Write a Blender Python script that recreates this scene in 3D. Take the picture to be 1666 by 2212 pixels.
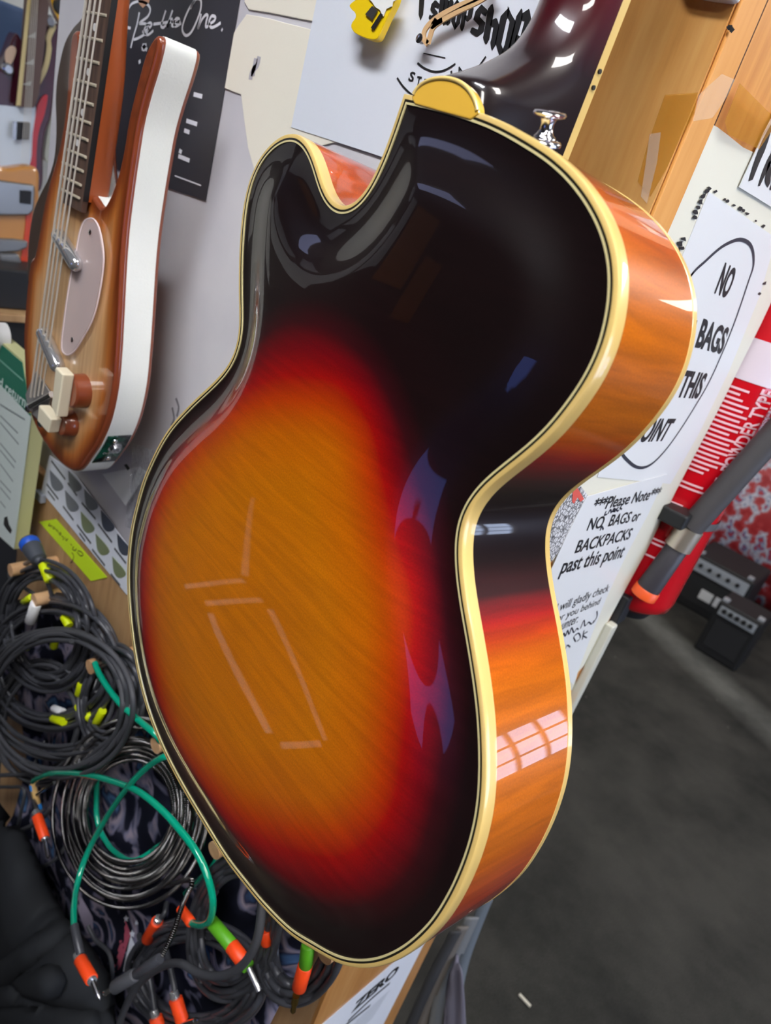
import bpy, bmesh, math, random
import numpy as np
from mathutils import Vector, Matrix
from mathutils.geometry import delaunay_2d_cdt
random.seed(7)
for o in list(bpy.data.objects):
    bpy.data.objects.remove(o)
SC = bpy.context.scene
COL = SC.collection

# ------------------------------------------------------------------ camera
FPX, CX, CY = 1500.0, 833.0, 1106.0
CAM = np.array([0.0, 0.0, 1.5])
_M = np.array([[0.6577489, -0.13334065, 0.74134112],
               [-0.70019144, -0.47104512, 0.53651508],
               [0.27766585, -0.87197291, -0.40319339]])     # columns: image right, image down, forward
cam_data = bpy.data.cameras.new('camera')
cam_data.sensor_fit = 'HORIZONTAL'
cam_data.sensor_width = 36.0
cam_data.lens = 36.0 * FPX / 1666.0
cam_data.clip_start = 0.02
cam_data.clip_end = 60
cam_data.dof.use_dof = True
cam_data.dof.focus_distance = 0.50
cam_data.dof.aperture_fstop = 11.5
cam = bpy.data.objects.new('camera', cam_data)
COL.objects.link(cam)
m4 = Matrix.Identity(4)
for r_ in range(3):
    m4[r_][0] = _M[r_, 0]; m4[r_][1] = -_M[r_, 1]; m4[r_][2] = -_M[r_, 2]; m4[r_][3] = CAM[r_]
cam.matrix_world = m4
SC.camera = cam

# ------------------------------------------------------------------ light and exposure
SC.view_settings.view_transform = 'Standard'
SC.view_settings.look = 'None'
SC.view_settings.gamma = 1.0
SC.view_settings.use_curve_mapping = False
SC.view_settings.exposure = 0.0
w_ = bpy.data.worlds.new('world'); SC.world = w_
w_.use_nodes = True
w_.node_tree.nodes['Background'].inputs[0].default_value = (0.80, 0.86, 1.0, 1)
w_.node_tree.nodes['Background'].inputs[1].default_value = 0.30
LAMP_POWER = 26.0          # ceiling panels (emission strength)
WINDOW_POWER = 6.0        # daylight through the shop window

# ------------------------------------------------------------------ planes of the place
XC = 0.50      # face of the left wall (its normal looks to -X)
YC = 0.226     # face of the right wall (its normal looks to -Y)
FZ = -0.20     # carpet level
XE = 0.885     # free end of the right wall
def ray(px, py):
    d = np.array([px - CX, py - CY, FPX]); d /= np.linalg.norm(d)
    return _M @ d
def hit(px, py, pt, n):
    r = ray(px, py); t = np.dot(np.asarray(pt) - CAM, n) / np.dot(r, n)
    return CAM + r * t
_EX, _EY, _EZ = np.array([1.0, 0, 0]), np.array([0, 1.0, 0]), np.array([0, 0, 1.0])
def PB(px, py, off=0.0): return hit(px, py, (XC - off, 0, 0), _EX)
def PA(px, py, off=0.0): return hit(px, py, (0, YC - off, 0), _EY)
def PF(px, py, z=0.0): return hit(px, py, (0, 0, FZ + z), _EZ)
def PD(px, py, depth):
    r = ray(px, py); return CAM + r * (depth / np.dot(r, _M[:, 2]))

# ------------------------------------------------------------------ materials
def lin(c):
    return tuple(((v / 255.0) / 12.92 if v / 255.0 <= 0.04045 else ((v / 255.0 + 0.055) / 1.055) ** 2.4) for v in c[:3]) + (1.0,)
def mat(name, rgb=(200, 200, 200), rough=0.5, metal=0.0, coat=0.0, coat_rough=0.03, spec=0.5, trans=0.0, ior=1.5, alpha=1.0, emit=None, emit_s=0.0, sheen=0.0):
    m = bpy.data.materials.new(name); m.use_nodes = True
    b = m.node_tree.nodes['Principled BSDF']
    b.inputs['Base Color'].default_value = lin(rgb)
    b.inputs['Roughness'].default_value = rough
    b.inputs['Metallic'].default_value = metal
    b.inputs['Coat Weight'].default_value = coat
    b.inputs['Coat Roughness'].default_value = coat_rough
    b.inputs['Specular IOR Level'].default_value = spec
    b.inputs['Transmission Weight'].default_value = trans
    b.inputs['IOR'].default_value = ior
    b.inputs['Alpha'].default_value = alpha
    b.inputs['Sheen Weight'].default_value = sheen
    if emit:
        b.inputs['Emission Color'].default_value = lin(emit)
        b.inputs['Emission Strength'].default_value = emit_s
    return m
def nd(m, kind, **kw):
    n = m.node_tree.nodes.new(kind)
    for k, v in kw.items():
        if k.startswith('i_'):
            n.inputs[k[2:].replace('_', ' ')].default_value = v
        else:
            setattr(n, k, v)
    return n
def ln(m, a, b): m.node_tree.links.new(a, b)
def bsdf(m): return m.node_tree.nodes['Principled BSDF']
def ramp(m, stops, interp='LINEAR'):
    r = m.node_tree.nodes.new('ShaderNodeValToRGB'); cr = r.color_ramp; cr.interpolation = interp
    while len(cr.elements) < len(stops): cr.elements.new(0.5)
    for e, (p, c) in zip(cr.elements, stops):
        e.position = p; e.color = c if len(c) == 4 and max(c) <= 1.0 and isinstance(c[0], float) else lin(c)
    return r
def coords(m, scale=(1, 1, 1), rot=(0, 0, 0), kind='Object'):
    tc = nd(m, 'ShaderNodeTexCoord'); mp = nd(m, 'ShaderNodeMapping')
    mp.inputs['Scale'].default_value = scale; mp.inputs['Rotation'].default_value = rot
    ln(m, tc.outputs[kind], mp.inputs['Vector']); return mp.outputs['Vector']
def noisy(m, c1, c2, scale=8.0, detail=4.0, lo=0.35, hi=0.65, stretch=(1, 1, 1), rot=(0, 0, 0), bump=0.0, dist=0.001):
    v = coords(m, stretch, rot)
    n = nd(m, 'ShaderNodeTexNoise', i_Scale=scale, i_Detail=detail); ln(m, v, n.inputs['Vector'])
    r = ramp(m, [(lo, c1), (hi, c2)]); ln(m, n.outputs['Fac'], r.inputs['Fac'])
    ln(m, r.outputs['Color'], bsdf(m).inputs['Base Color'])
    if bump:
        b = nd(m, 'ShaderNodeBump', i_Strength=bump, i_Distance=dist); ln(m, n.outputs['Fac'], b.inputs['Height'])
        ln(m, b.outputs['Normal'], bsdf(m).inputs['Normal'])
    return m

# ------------------------------------------------------------------ objects
def obj(name, me, m=None, parent=None):
    o = bpy.data.objects.new(name, me); COL.objects.link(o)
    if m is not None and me is not None:
        for mm in (m if isinstance(m, (list, tuple)) else [m]): me.materials.append(mm)
    if parent is not None: o.parent = parent
    return o
def tag(o, label, cat, group=None):
    o['label'] = label; o['category'] = cat
    if group: o['group'] = group
    return o
def struct(o): o['kind'] = 'structure'; return o
def empty(name, label, cat, group=None, loc=None):
    o = bpy.data.objects.new(name, None); COL.objects.link(o); o.empty_display_size = 0.02
    if loc is not None: o.location = tuple(loc)
    return tag(o, label, cat, group)
def reparent_keep(root, loc):
    """put the Empty at the thing's base without moving its parts"""
    root.location = tuple(loc)
    for c in root.children: c.matrix_parent_inverse = Matrix.Translation(Vector(loc)).inverted()
class MB:
    """collects shapes (world coordinates) and links them as one mesh object"""
    def __init__(s): s.v = []; s.f = []; s.mi = []
    def add(s, vs, fs, mi=0):
        k = len(s.v); s.v += [tuple(float(c) for c in p) for p in vs]
        s.f += [tuple(i + k for i in f) for f in fs]; s.mi += [mi] * len(fs); return s
    def box(s, c, ax, half, mi=0):
        c = np.asarray(c, float); a = [np.asarray(q, float) for q in ax]
        vs = [c + a[0] * half[0] * i + a[1] * half[1] * j + a[2] * half[2] * k for i in (-1, 1) for j in (-1, 1) for k in (-1, 1)]
        return s.add(vs, [(0, 1, 3, 2), (4, 6, 7, 5), (0, 4, 5, 1), (2, 3, 7, 6), (0, 2, 6, 4), (1, 5, 7, 3)], mi)
    def abox(s, lo, hi, mi=0):
        lo, hi = np.array(lo, float), np.array(hi, float)
        return s.box((lo + hi) / 2, (_EX, _EY, _EZ), (hi - lo) / 2, mi)
    def prism(s, pts, d, mi=0):
        """polygon (3D points) swept along vector d"""
        n = len(pts); d = np.asarray(d, float)
        vs = [np.asarray(p, float) for p in pts] + [np.asarray(p, float) + d for p in pts]
        fs = [tuple(range(n))[::-1], tuple(range(n, 2 * n))] + [(i, (i + 1) % n, n + (i + 1) % n, n + i) for i in range(n)]
        return s.add(vs, fs, mi)
    def cyl(s, a, b, r0, r1=None, seg=20, mi=0, caps=True):
        a, b = np.asarray(a, float), np.asarray(b, float); r1 = r0 if r1 is None else r1
        t = (b - a) / np.linalg.norm(b - a); q = np.cross(t, (0, 0, 1) if abs(t[2]) < 0.9 else (1, 0, 0)); q /= np.linalg.norm(q); w = np.cross(t, q)
        vs = []
        for p, r in ((a, r0), (b, r1)):
            for k in range(seg):
                an = 2 * math.pi * k / seg; vs.append(p + r * (q * math.cos(an) + w * math.sin(an)))
        fs = [(k, (k + 1) % seg, seg + (k + 1) % seg, seg + k) for k in range(seg)]
        if caps: fs += [tuple(range(seg))[::-1], tuple(range(seg, 2 * seg))]
        return s.add(vs, fs, mi)
    def lathe(s, a, t, prof, seg=28, mi=0):
        """profile [(distance along t, radius)] revolved about axis t through a"""
        a = np.asarray(a, float); t = np.asarray(t, float); t = t / np.linalg.norm(t)
        q = np.cross(t, (0, 0, 1) if abs(t[2]) < 0.9 else (1, 0, 0)); q /= np.linalg.norm(q); w = np.cross(t, q)
        vs = []; fs = []
        for (h, r) in prof:
            for k in range(seg):
                an = 2 * math.pi * k / seg; vs.append(a + t * h + max(r, 1e-5) * (q * math.cos(an) + w * math.sin(an)))
        for i in range(len(prof) - 1):
            for k in range(seg):
                fs.append((i * seg + k, i * seg + (k + 1) % seg, (i + 1) * seg + (k + 1) % seg, (i + 1) * seg + k))
        fs += [tuple(range(seg))[::-1], tuple(range((len(prof) - 1) * seg, len(prof) * seg))]
        return s.add(vs, fs, mi)
    def tube(s, pts, r, seg=8, mi=0, closed=False):
        p = np.asarray(pts, float); n = len(p)
        rr = np.full(n, r) if np.isscalar(r) else np.asarray(r)
        tg = np.gradient(p, axis=0); tg /= np.linalg.norm(tg, axis=1)[:, None] + 1e-12
        q = np.cross(tg[0], (0.3, 0.2, 0.9)); q /= np.linalg.norm(q); vs = []; fs = []
        for i in range(n):
            q = q - tg[i] * np.dot(q, tg[i]); q /= np.linalg.norm(q) + 1e-12; w = np.cross(tg[i], q)
            for k in range(seg):
                an = 2 * math.pi * k / seg; vs.append(p[i] + rr[i] * (q * math.cos(an) + w * math.sin(an)))
        for i in range(n - 1):
            for k in range(seg): fs.append((i * seg + k, i * seg + (k + 1) % seg, (i + 1) * seg + (k + 1) % seg, (i + 1) * seg + k))
        fs += [tuple(range(seg))[::-1], tuple(range((n - 1) * seg, n * seg))]
        return s.add(vs, fs, mi)
    def mesh(s, name, smooth=None):
        me = bpy.data.meshes.new(name); me.from_pydata(s.v, [], s.f)
        for p, i in zip(me.polygons, s.mi): p.material_index = i
        bm = bmesh.new(); bm.from_mesh(me)
        bmesh.ops.recalc_face_normals(bm, faces=bm.faces)
        bm.to_mesh(me); bm.free()
        if smooth is not None:
            for p in me.polygons: p.use_smooth = True
            try: me.set_sharp_from_angle(angle=math.radians(smooth))
            except Exception: pass
        me.update(); return me
    def build(s, name, m, parent=None, smooth=None, bevel=0.0):
        o = obj(name, s.mesh(name, smooth), m, parent)
        if bevel:
            b = o.modifiers.new('bevel', 'BEVEL'); b.width = bevel; b.segments = 3; b.limit_method = 'ANGLE'; b.angle_limit = math.radians(40)
        return o
def spline(pts, n=12, closed=False):
    """Catmull-Rom through the points"""
    P = [np.asarray(p, float) for p in pts]; out = []
    N = len(P)
    for i in range(N if closed else N - 1):
        if closed: a, b, c, d = P[(i - 1) % N], P[i], P[(i + 1) % N], P[(i + 2) % N]
        else: a, b, c, d = P[max(i - 1, 0)], P[i], P[i + 1], P[min(i + 2, N - 1)]
        for k in range(n):
            t = k / n
            out.append(0.5 * ((2 * b) + (-a + c) * t + (2 * a - 5 * b + 4 * c - d) * t * t + (-a + 3 * b - 3 * c + d) * t ** 3))
    if not closed: out.append(P[-1])
    return np.array(out)
def resample(p, step, closed=False):
    p = np.asarray(p, float)
    if closed: p = np.vstack([p, p[:1]])
    d = np.r_[0, np.cumsum(np.linalg.norm(np.diff(p, axis=0), axis=1))]
    n = max(2, int(round(d[-1] / step)))
    t = np.linspace(0, d[-1], n + 1)
    if closed: t = t[:-1]
    return np.stack([np.interp(t, d, p[:, k]) for k in range(p.shape[1])], 1)
def ribbon(mb, pts, width, nrm, mi=0):
    """flat pen stroke lying in the plane with normal nrm"""
    p = np.asarray(pts, float); tg = np.gradient(p, axis=0); tg /= np.linalg.norm(tg, axis=1)[:, None] + 1e-12
    sd = np.cross(tg, nrm); sd /= np.linalg.norm(sd, axis=1)[:, None] + 1e-12
    wd = np.full(len(p), width) if np.isscalar(width) else np.asarray(width)
    vs = []
    for i in range(len(p)): vs += [p[i] + sd[i] * wd[i] / 2, p[i] - sd[i] * wd[i] / 2]
    return mb.add(vs, [(2 * i, 2 * i + 1, 2 * i + 3, 2 * i + 2) for i in range(len(p) - 1)], mi)
_tcache = {}
def text_verts(body, bold=0.0):
    """outline of the built-in letterforms, normalised to a unit box"""
    key = (body, bold)
    if key not in _tcache:
        cu = bpy.data.curves.new('t', 'FONT'); cu.body = body; cu.offset = bold; cu.resolution_u = 4; cu.fill_mode = 'FRONT'
        o = bpy.data.objects.new('t', cu); COL.objects.link(o)
        dg = bpy.context.evaluated_depsgraph_get()
        me = bpy.data.meshes.new_from_object(o.evaluated_get(dg))
        v = np.array([p.co[:] for p in me.vertices]); f = [tuple(p.vertices) for p in me.polygons]
        bpy.data.objects.remove(o); bpy.data.curves.remove(cu); bpy.data.meshes.remove(me)
        lo, hi = v.min(0), v.max(0)
        _tcache[key] = ((v[:, :2] - lo[:2]) / (hi - lo)[:2], f)
    return _tcache[key]
def text_on(mb, body, bl, br, tl, bold=0.0, mi=0):
    """letters filling the parallelogram given by three 3D corners"""
    v, f = text_verts(body, bold); bl, br, tl = (np.asarray(q, float) for q in (bl, br, tl))
    return mb.add([bl + (br - bl) * a + (tl - bl) * b for a, b in v], f, mi)
def inside(poly, x, y):
    """vectorised even-odd test"""
    c = np.zeros(np.shape(x), bool); n = len(poly)
    for i in range(n):
        x0, y0 = poly[i]; x1, y1 = poly[(i + 1) % n]
        if y0 == y1: continue
        c ^= ((y0 > y) != (y1 > y)) & (x < (x1 - x0) * (y - y0) / (y1 - y0) + x0)
    return c
def dist(poly, x, y):
    d = np.full(np.shape(x), 1e9); n = len(poly)
    for i in range(n):
        a = np.asarray(poly[i]); b = np.asarray(poly[(i + 1) % n]); e = b - a; L = e @ e + 1e-18
        t = np.clip(((x - a[0]) * e[0] + (y - a[1]) * e[1]) / L, 0, 1)
        d = np.minimum(d, np.hypot(x - a[0] - t * e[0], y - a[1] - t * e[1]))
    return d
def sdist(poly, x, y):
    d = dist(poly, x, y); return np.where(inside(poly, x, y), d, -d)
def plate(poly, step, hfun=None, pad=0.5):
    """triangulated fill of a 2D outline with interior points; returns 2D points, faces"""
    poly = np.asarray(poly, float); lo, hi = poly.min(0), poly.max(0)
    gx, gy = np.meshgrid(np.arange(lo[0], hi[0], step), np.arange(lo[1], hi[1], step))
    gx, gy = gx.ravel(), gy.ravel()
    ok = inside(poly, gx, gy) & (dist(poly, gx, gy) > step * pad)
    pts = [Vector((float(a), float(b))) for a, b in poly] + [Vector((float(a), float(b))) for a, b in zip(gx[ok], gy[ok])]
    v, e, f, _, _, _ = delaunay_2d_cdt(pts, [], [list(range(len(poly)))], 1, 1e-7)
    return np.array([q[:] for q in v]), [tuple(q) for q in f]
def set_attr(me, name, vals):
    a = me.attributes.new(name, 'FLOAT', 'POINT'); a.data.foreach_set('value', np.asarray(vals, np.float32))
def raw_mesh(name, v, f, smooth=True):
    me = bpy.data.meshes.new(name); me.from_pydata([tuple(map(float, q)) for q in v], [], f)
    if smooth:
        for p in me.polygons: p.use_smooth = True
    me.update(); return me
# ------------------------------------------------------------------ structure
M_cream = mat('cream_painted_wall', (226, 220, 206), 0.6)
noisy(M_cream, (208, 205, 207), (190, 188, 194), scale=3.0, detail=6, lo=0.42, hi=0.62, bump=0.15, dist=0.004)
M_plain = mat('shop_wall', (150, 148, 150), 0.8)
M_dark = mat('dark_shop_wall', (60, 54, 52), 0.8)
M_ceil = mat('ceiling_paint', (150, 150, 150), 0.8)
M_floor = mat('charcoal_carpet', (52, 52, 50), 0.95, spec=0.15)
_v = coords(M_floor)
_n1 = nd(M_floor, 'ShaderNodeTexNoise', i_Scale=2.6, i_Detail=6.0, i_Roughness=0.65); ln(M_floor, _v, _n1.inputs['Vector'])
_n2 = nd(M_floor, 'ShaderNodeTexNoise', i_Scale=420.0, i_Detail=2.0); ln(M_floor, _v, _n2.inputs['Vector'])
_n3 = nd(M_floor, 'ShaderNodeTexVoronoi', i_Scale=28.0); ln(M_floor, _v, _n3.inputs['Vector'])
_r1 = ramp(M_floor, [(0.36, (45, 45, 43)), (0.66, (72, 71, 67))]); ln(M_floor, _n1.outputs['Fac'], _r1.inputs['Fac'])
_r2 = ramp(M_floor, [(0.35, (150, 150, 150)), (0.65, (255, 255, 255))]); ln(M_floor, _n2.outputs['Fac'], _r2.inputs['Fac'])
_mx = nd(M_floor, 'ShaderNodeMix', data_type='RGBA', blend_type='MULTIPLY'); _mx.inputs[0].default_value = 0.8
ln(M_floor, _r1.outputs['Color'], _mx.inputs[6]); ln(M_floor, _r2.outputs['Color'], _mx.inputs[7])
_r3 = ramp(M_floor, [(0.045, (255, 255, 255)), (0.075, (0, 0, 0))]); ln(M_floor, _n3.outputs['Distance'], _r3.inputs['Fac'])
_wn = nd(M_floor, 'ShaderNodeMath', operation='GREATER_THAN'); _wn.inputs[1].default_value = 0.86
ln(M_floor, _n3.outputs['Color'], _wn.inputs[0])
_ml = nd(M_floor, 'ShaderNodeMath', operation='MULTIPLY'); ln(M_floor, _r3.outputs['Color'], _ml.inputs[0]); ln(M_floor, _wn.outputs[0], _ml.inputs[1])
_mx2 = nd(M_floor, 'ShaderNodeMix', data_type='RGBA'); ln(M_floor, _ml.outputs[0], _mx2.inputs[0])
_vm = nd(M_floor, 'ShaderNodeVectorMath', operation='DOT_PRODUCT'); _vm.inputs[1].default_value = (0.914, -0.405, 0); ln(M_floor, _v, _vm.inputs[0])
_bd = nd(M_floor, 'ShaderNodeMath', operation='SUBTRACT'); _bd.inputs[1].default_value = 3.17; ln(M_floor, _vm.outputs['Value'], _bd.inputs[0])
_ba = nd(M_floor, 'ShaderNodeMath', operation='ABSOLUTE'); ln(M_floor, _bd.outputs[0], _ba.inputs[0])
_bm2 = nd(M_floor, 'ShaderNodeMapRange'); _bm2.inputs[1].default_value = 0.02; _bm2.inputs[2].default_value = 0.16; _bm2.inputs[3].default_value = 0.5; _bm2.inputs[4].default_value = 0.0; ln(M_floor, _ba.outputs[0], _bm2.inputs[0])
_bn = nd(M_floor, 'ShaderNodeMath', operation='MULTIPLY'); ln(M_floor, _bm2.outputs[0], _bn.inputs[0]); ln(M_floor, _n1.outputs['Fac'], _bn.inputs[1])
_mx3 = nd(M_floor, 'ShaderNodeMix', data_type='RGBA'); ln(M_floor, _bn.outputs[0], _mx3.inputs[0]); ln(M_floor, _mx.outputs[2], _mx3.inputs[6]); _mx3.inputs[7].default_value = lin((150, 152, 146))
ln(M_floor, _mx3.outputs[2], _mx2.inputs[6]); _mx2.inputs[7].default_value = lin((150, 146, 140))
ln(M_floor, _mx2.outputs[2], bsdf(M_floor).inputs['Base Color'])
_b = nd(M_floor, 'ShaderNodeBump', i_Strength=0.4, i_Distance=0.003); ln(M_floor, _n2.outputs['Fac'], _b.inputs['Height']); ln(M_floor, _b.outputs['Normal'], bsdf(M_floor).inputs['Normal'])

struct(MB().abox((-3, -3.5, FZ - 0.05), (6, 4, FZ)).build('floor', M_floor))
struct(MB().abox((-3, -3.5, 2.9), (6, 4, 2.95)).build('ceiling', M_ceil))
struct(MB().abox((-0.15, 4.0, FZ), (6, 4.1, 2.9)).build('wall_back', M_plain))
struct(MB().abox((-3, 4.0, FZ), (-0.15, 4.1, 2.9)).build('wall_rear', mat('blackened_rear_wall', (34, 30, 30), 0.9)))  # split off and blackened to keep reflections in the upper bout dark
struct(MB().abox((6, -3.5, FZ), (6.1, 4.0, 2.9)).build('wall_far', M_plain))
struct(MB().abox((-3.1, -3.5, FZ), (-3, 4.0, 2.9)).build('wall_near', M_dark))
# wall with the shop window
_wf = MB(); WY = -3.5
for lo, hi in (((-3, FZ), (0.4, 2.9)), ((2.6, FZ), (6, 2.9)), ((0.4, FZ), (2.6, 0.5)), ((0.4, 2.3), (2.6, 2.9))):
    _wf.abox((lo[0], WY - 0.1, lo[1]), (hi[0], WY, hi[1]))
struct(_wf.build('wall_front', M_dark))
M_sky = mat('daylight_pane', (200, 220, 255), 0.4, emit=(205, 222, 255), emit_s=WINDOW_POWER)
M_frame = mat('window_frame', (230, 230, 230), 0.4)
_w = struct(MB().abox((0.4, WY - 0.08, 0.5), (2.6, WY - 0.06, 2.3)).build('window_1', M_sky))
_wb = MB()
for x in (0.4, 1.1, 1.85, 2.55): _wb.abox((x, WY - 0.06, 0.5), (x + 0.05, WY + 0.01, 2.3))
for z in (0.5, 1.5, 2.25): _wb.abox((0.4, WY - 0.055, z), (2.6, WY + 0.005, z + 0.05))
_wb.build('window_frame', M_frame, _w)

_w2 = struct(MB().abox((3.3, WY + 0.002, 0.3), (4.3, WY + 0.012, 1.25)).build('window_2', M_sky))
_wb = MB()
for x in (3.25, 3.62, 3.95, 4.28): _wb.abox((x, WY + 0.002, 0.25), (x + 0.05, WY + 0.04, 1.3))
for z in (0.25, 0.62, 0.95, 1.25): _wb.abox((3.25, WY + 0.003, z), (4.33, WY + 0.036, z + 0.05))
_wb.build('window_frame', M_frame, _w2)
# blue glowing panel added on the near wall for a bluish reflection in the back
_d = struct(MB().abox((-3.0, 0.02, 0.35), (-2.985, 0.66, 1.15)).build('blue_glow_panel', mat('blue_panel_glow', (120, 150, 235), 0.3, emit=(110, 140, 255), emit_s=1.0)))
_b = MB()
for lo, hi in (((-0.1, FZ), (0.02, 2.1)), ((0.66, FZ), (0.78, 2.1)), ((0.02, FZ), (0.66, 0.35)), ((0.02, 1.15), (0.66, 2.1))): _b.abox((-3.0, lo[0], lo[1]), (-2.97, hi[0], hi[1]))
_b.build('glow_panel_surround', mat('dark_panel_surround', (50, 46, 48), 0.5), _d)
# white tape outlines on the carpet that show mirrored in the lacquer
M_ft = mat('white_floor_tape', (226, 224, 222), 0.6)
for k, q in enumerate(([(-0.72, 2.13), (-1.02, 2.17)], [(-1.03, 2.10), (-0.96, 1.26)], [(-0.92, 1.25), (-0.70, 1.29)], [(-0.68, 1.36), (-0.72, 2.06)], [(-0.60, 2.25), (-1.00, 2.32)], [(-1.02, 2.36), (-1.45, 3.3)])):
    a, b_ = (np.array([0.30 + (p[0] - 0.30) * 1.167, 0.33 + (p[1] - 0.33) * 1.167, FZ]) for p in q); t = (b_ - a) / np.linalg.norm(b_ - a); sd = np.array([-t[1], t[0], 0]) * 0.02
    o = MB().prism([a - sd, b_ - sd, b_ + sd, a + sd], (0, 0, 0.001)).build('floor_tape', M_ft)
    o['label'] = 'strip of white tape on the carpet, mirrored in the guitar back'; o['category'] = 'tape'; o['group'] = 'white tape outlines on the carpet'
# pale panels added on the back wall to mirror as light patches in the horn
for x0, x1, z0, z1, g in ((-0.8, -0.3, 1.2, 1.9, 238), (-1.35, -0.9, 1.5, 2.15, 240), (-1.9, -1.45, 1.85, 2.5, 232), (-1.3, -0.95, 2.3, 2.75, 236)):
    o = MB().abox((x0, 3.985, z0), (x1, 3.999, z1)).build('mirrored_pale_panel', mat('pale_panel_%d' % int(g + 100 * abs(x0)), (g, g, g - 6), 0.6))
    o['label'] = 'unseen pale panel added on the back wall, mirrored in the cutaway horn'; o['category'] = 'poster'; o['group'] = 'added pale panels on the back wall'

for x0, x1, z0, z1 in ((-2.5, -1.98, 1.75, 2.45), (-2.95, -2.6, 1.5, 2.1)):  # amber panels added so the upper bout mirrors some orange
    o = MB().abox((x0, 3.97, z0), (x1, 3.999, z1)).build('mirrored_amber_panel', mat('amber_panel', (196, 112, 30), 0.5))
    o['label'] = 'unseen amber panel added on the rear wall, mirrored in the dark upper bout'; o['category'] = 'board'; o['group'] = 'added amber panels on the rear wall'
# the partition: two walls meeting at an outside corner
struct(MB().abox((XC, YC + 0.11, FZ), (XC + 0.12, 1.14, 2.9)).build('wall_left', M_cream))
XL = 0.79      # the wall end is narrower below the signs
struct(MB().abox((XC + 0.006, YC, 0.82), (XE, YC + 0.11, 2.9)).abox((XC + 0.006, YC, FZ), (XL, YC + 0.11, 0.82)).build('wall_right', mat('white_wall_end', (214, 212, 204), 0.6)))

def wood(name, c1, c2, c3, rough=0.35, coat=0.3, scale=1.0, axis='Z'):
    m = mat(name, c1, rough, coat=coat, coat_rough=0.15)
    s = {'Z': (9 * scale, 9 * scale, 0.9 * scale), 'Y': (9 * scale, 0.9 * scale, 9 * scale), 'X': (0.9 * scale, 9 * scale, 9 * scale)}[axis]
    v = coords(m, s)
    n = nd(m, 'ShaderNodeTexNoise', i_Scale=1.6, i_Detail=5.0, i_Distortion=0.7); ln(m, v, n.inputs['Vector'])
    w = nd(m, 'ShaderNodeTexNoise', i_Scale=14.0, i_Detail=4.0); ln(m, v, w.inputs['Vector'])
    a = nd(m, 'ShaderNodeMix', data_type='FLOAT'); a.inputs[0].default_value = 0.35
    ln(m, n.outputs['Fac'], a.inputs[2]); ln(m, w.outputs['Fac'], a.inputs[3])
    r = ramp(m, [(0.33, c3), (0.5, c1), (0.68, c2)]); ln(m, a.outputs[0], r.inputs['Fac'])
    ln(m, r.outputs['Color'], bsdf(m).inputs['Base Color'])
    b = nd(m, 'ShaderNodeBump', i_Strength=0.08, i_Distance=0.001); ln(m, w.outputs['Fac'], b.inputs['Height']); ln(m, b.outputs['Normal'], bsdf(m).inputs['Normal'])
    return m
M_pine = wood('lacquered_pine', (204, 148, 82), (220, 172, 106), (160, 106, 50), rough=0.3, coat=0.5)
M_trim = wood('orange_pine_trim', (214, 148, 72), (224, 162, 88), (192, 122, 50), rough=0.5, coat=0.0)
M_wood2 = wood('honey_wood_panel', (190, 134, 72), (206, 156, 98), (164, 106, 50), axis='Z')
M_wood3 = wood('pale_peg_rail_wood', (190, 156, 116), (204, 172, 132), (168, 132, 94), rough=0.5, coat=0.1, axis='Y')
Z_RAIL = 0.93
# lacquered board on the left face, up to the corner strip
yb1 = PB(1140, 120)[1]
yb0 = PB(1505, 240)[1]
yb0 = 0.2242
XG = 0.5338                     # shadow groove beside the corner strip
struct(MB().abox((XC - 0.004, yb0, 1.02), (XC + 0.02, yb1, 2.9)).build('trim_1', M_pine))
# rounded corner strip
struct(MB().abox((XC - 0.002, 0.2212, Z_RAIL + 0.0005), (XG, 0.2240, 2.9)).build('trim_2', M_trim, bevel=0.0012))
# strip of pine on the right face beside the groove, above the signs
struct(MB().abox((XG + 0.0100, YC - 0.001, 0.825), (XE - 0.002, YC + 0.004, 2.9)).build('trim_3', M_trim))
struct(MB().abox((XG - 0.002, YC - 0.0012, 0.83), (XG + 0.0098, YC + 0.002, 2.9)).build('trim_7', mat('groove_shade', (84, 46, 20), 0.8)))  # dark brown strip stands in for the shade inside the groove
# lower wood panel of the right face and the peg board of the left face
struct(MB().abox((XC - 0.012, YC - 0.004, FZ + 0.05), (XL + 0.001, YC + 0.0002, 0.82)).build('trim_4', M_wood2))
Z_RAIL = 0.93
M_board = wood('peg_board_wood', (176, 138, 96), (192, 158, 116), (150, 112, 74), rough=0.5, coat=0.1)
struct(MB().abox((XC - 0.012, YC + 0.0005, FZ + 0.05), (XC + 0.01, 1.12, Z_RAIL)).build('trim_5', M_board, bevel=0.002))
# grey trunking on the free edge
M_trunk = mat('grey_plastic_trunking', (196, 196, 184), 0.4)
struct(MB().abox((XE - 0.016, YC - 0.014, 0.86), (XE + 0.002, YC - 0.0015, PA(1339, 1324)[2])).build('trim_6', M_trunk, bevel=0.003))

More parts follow.
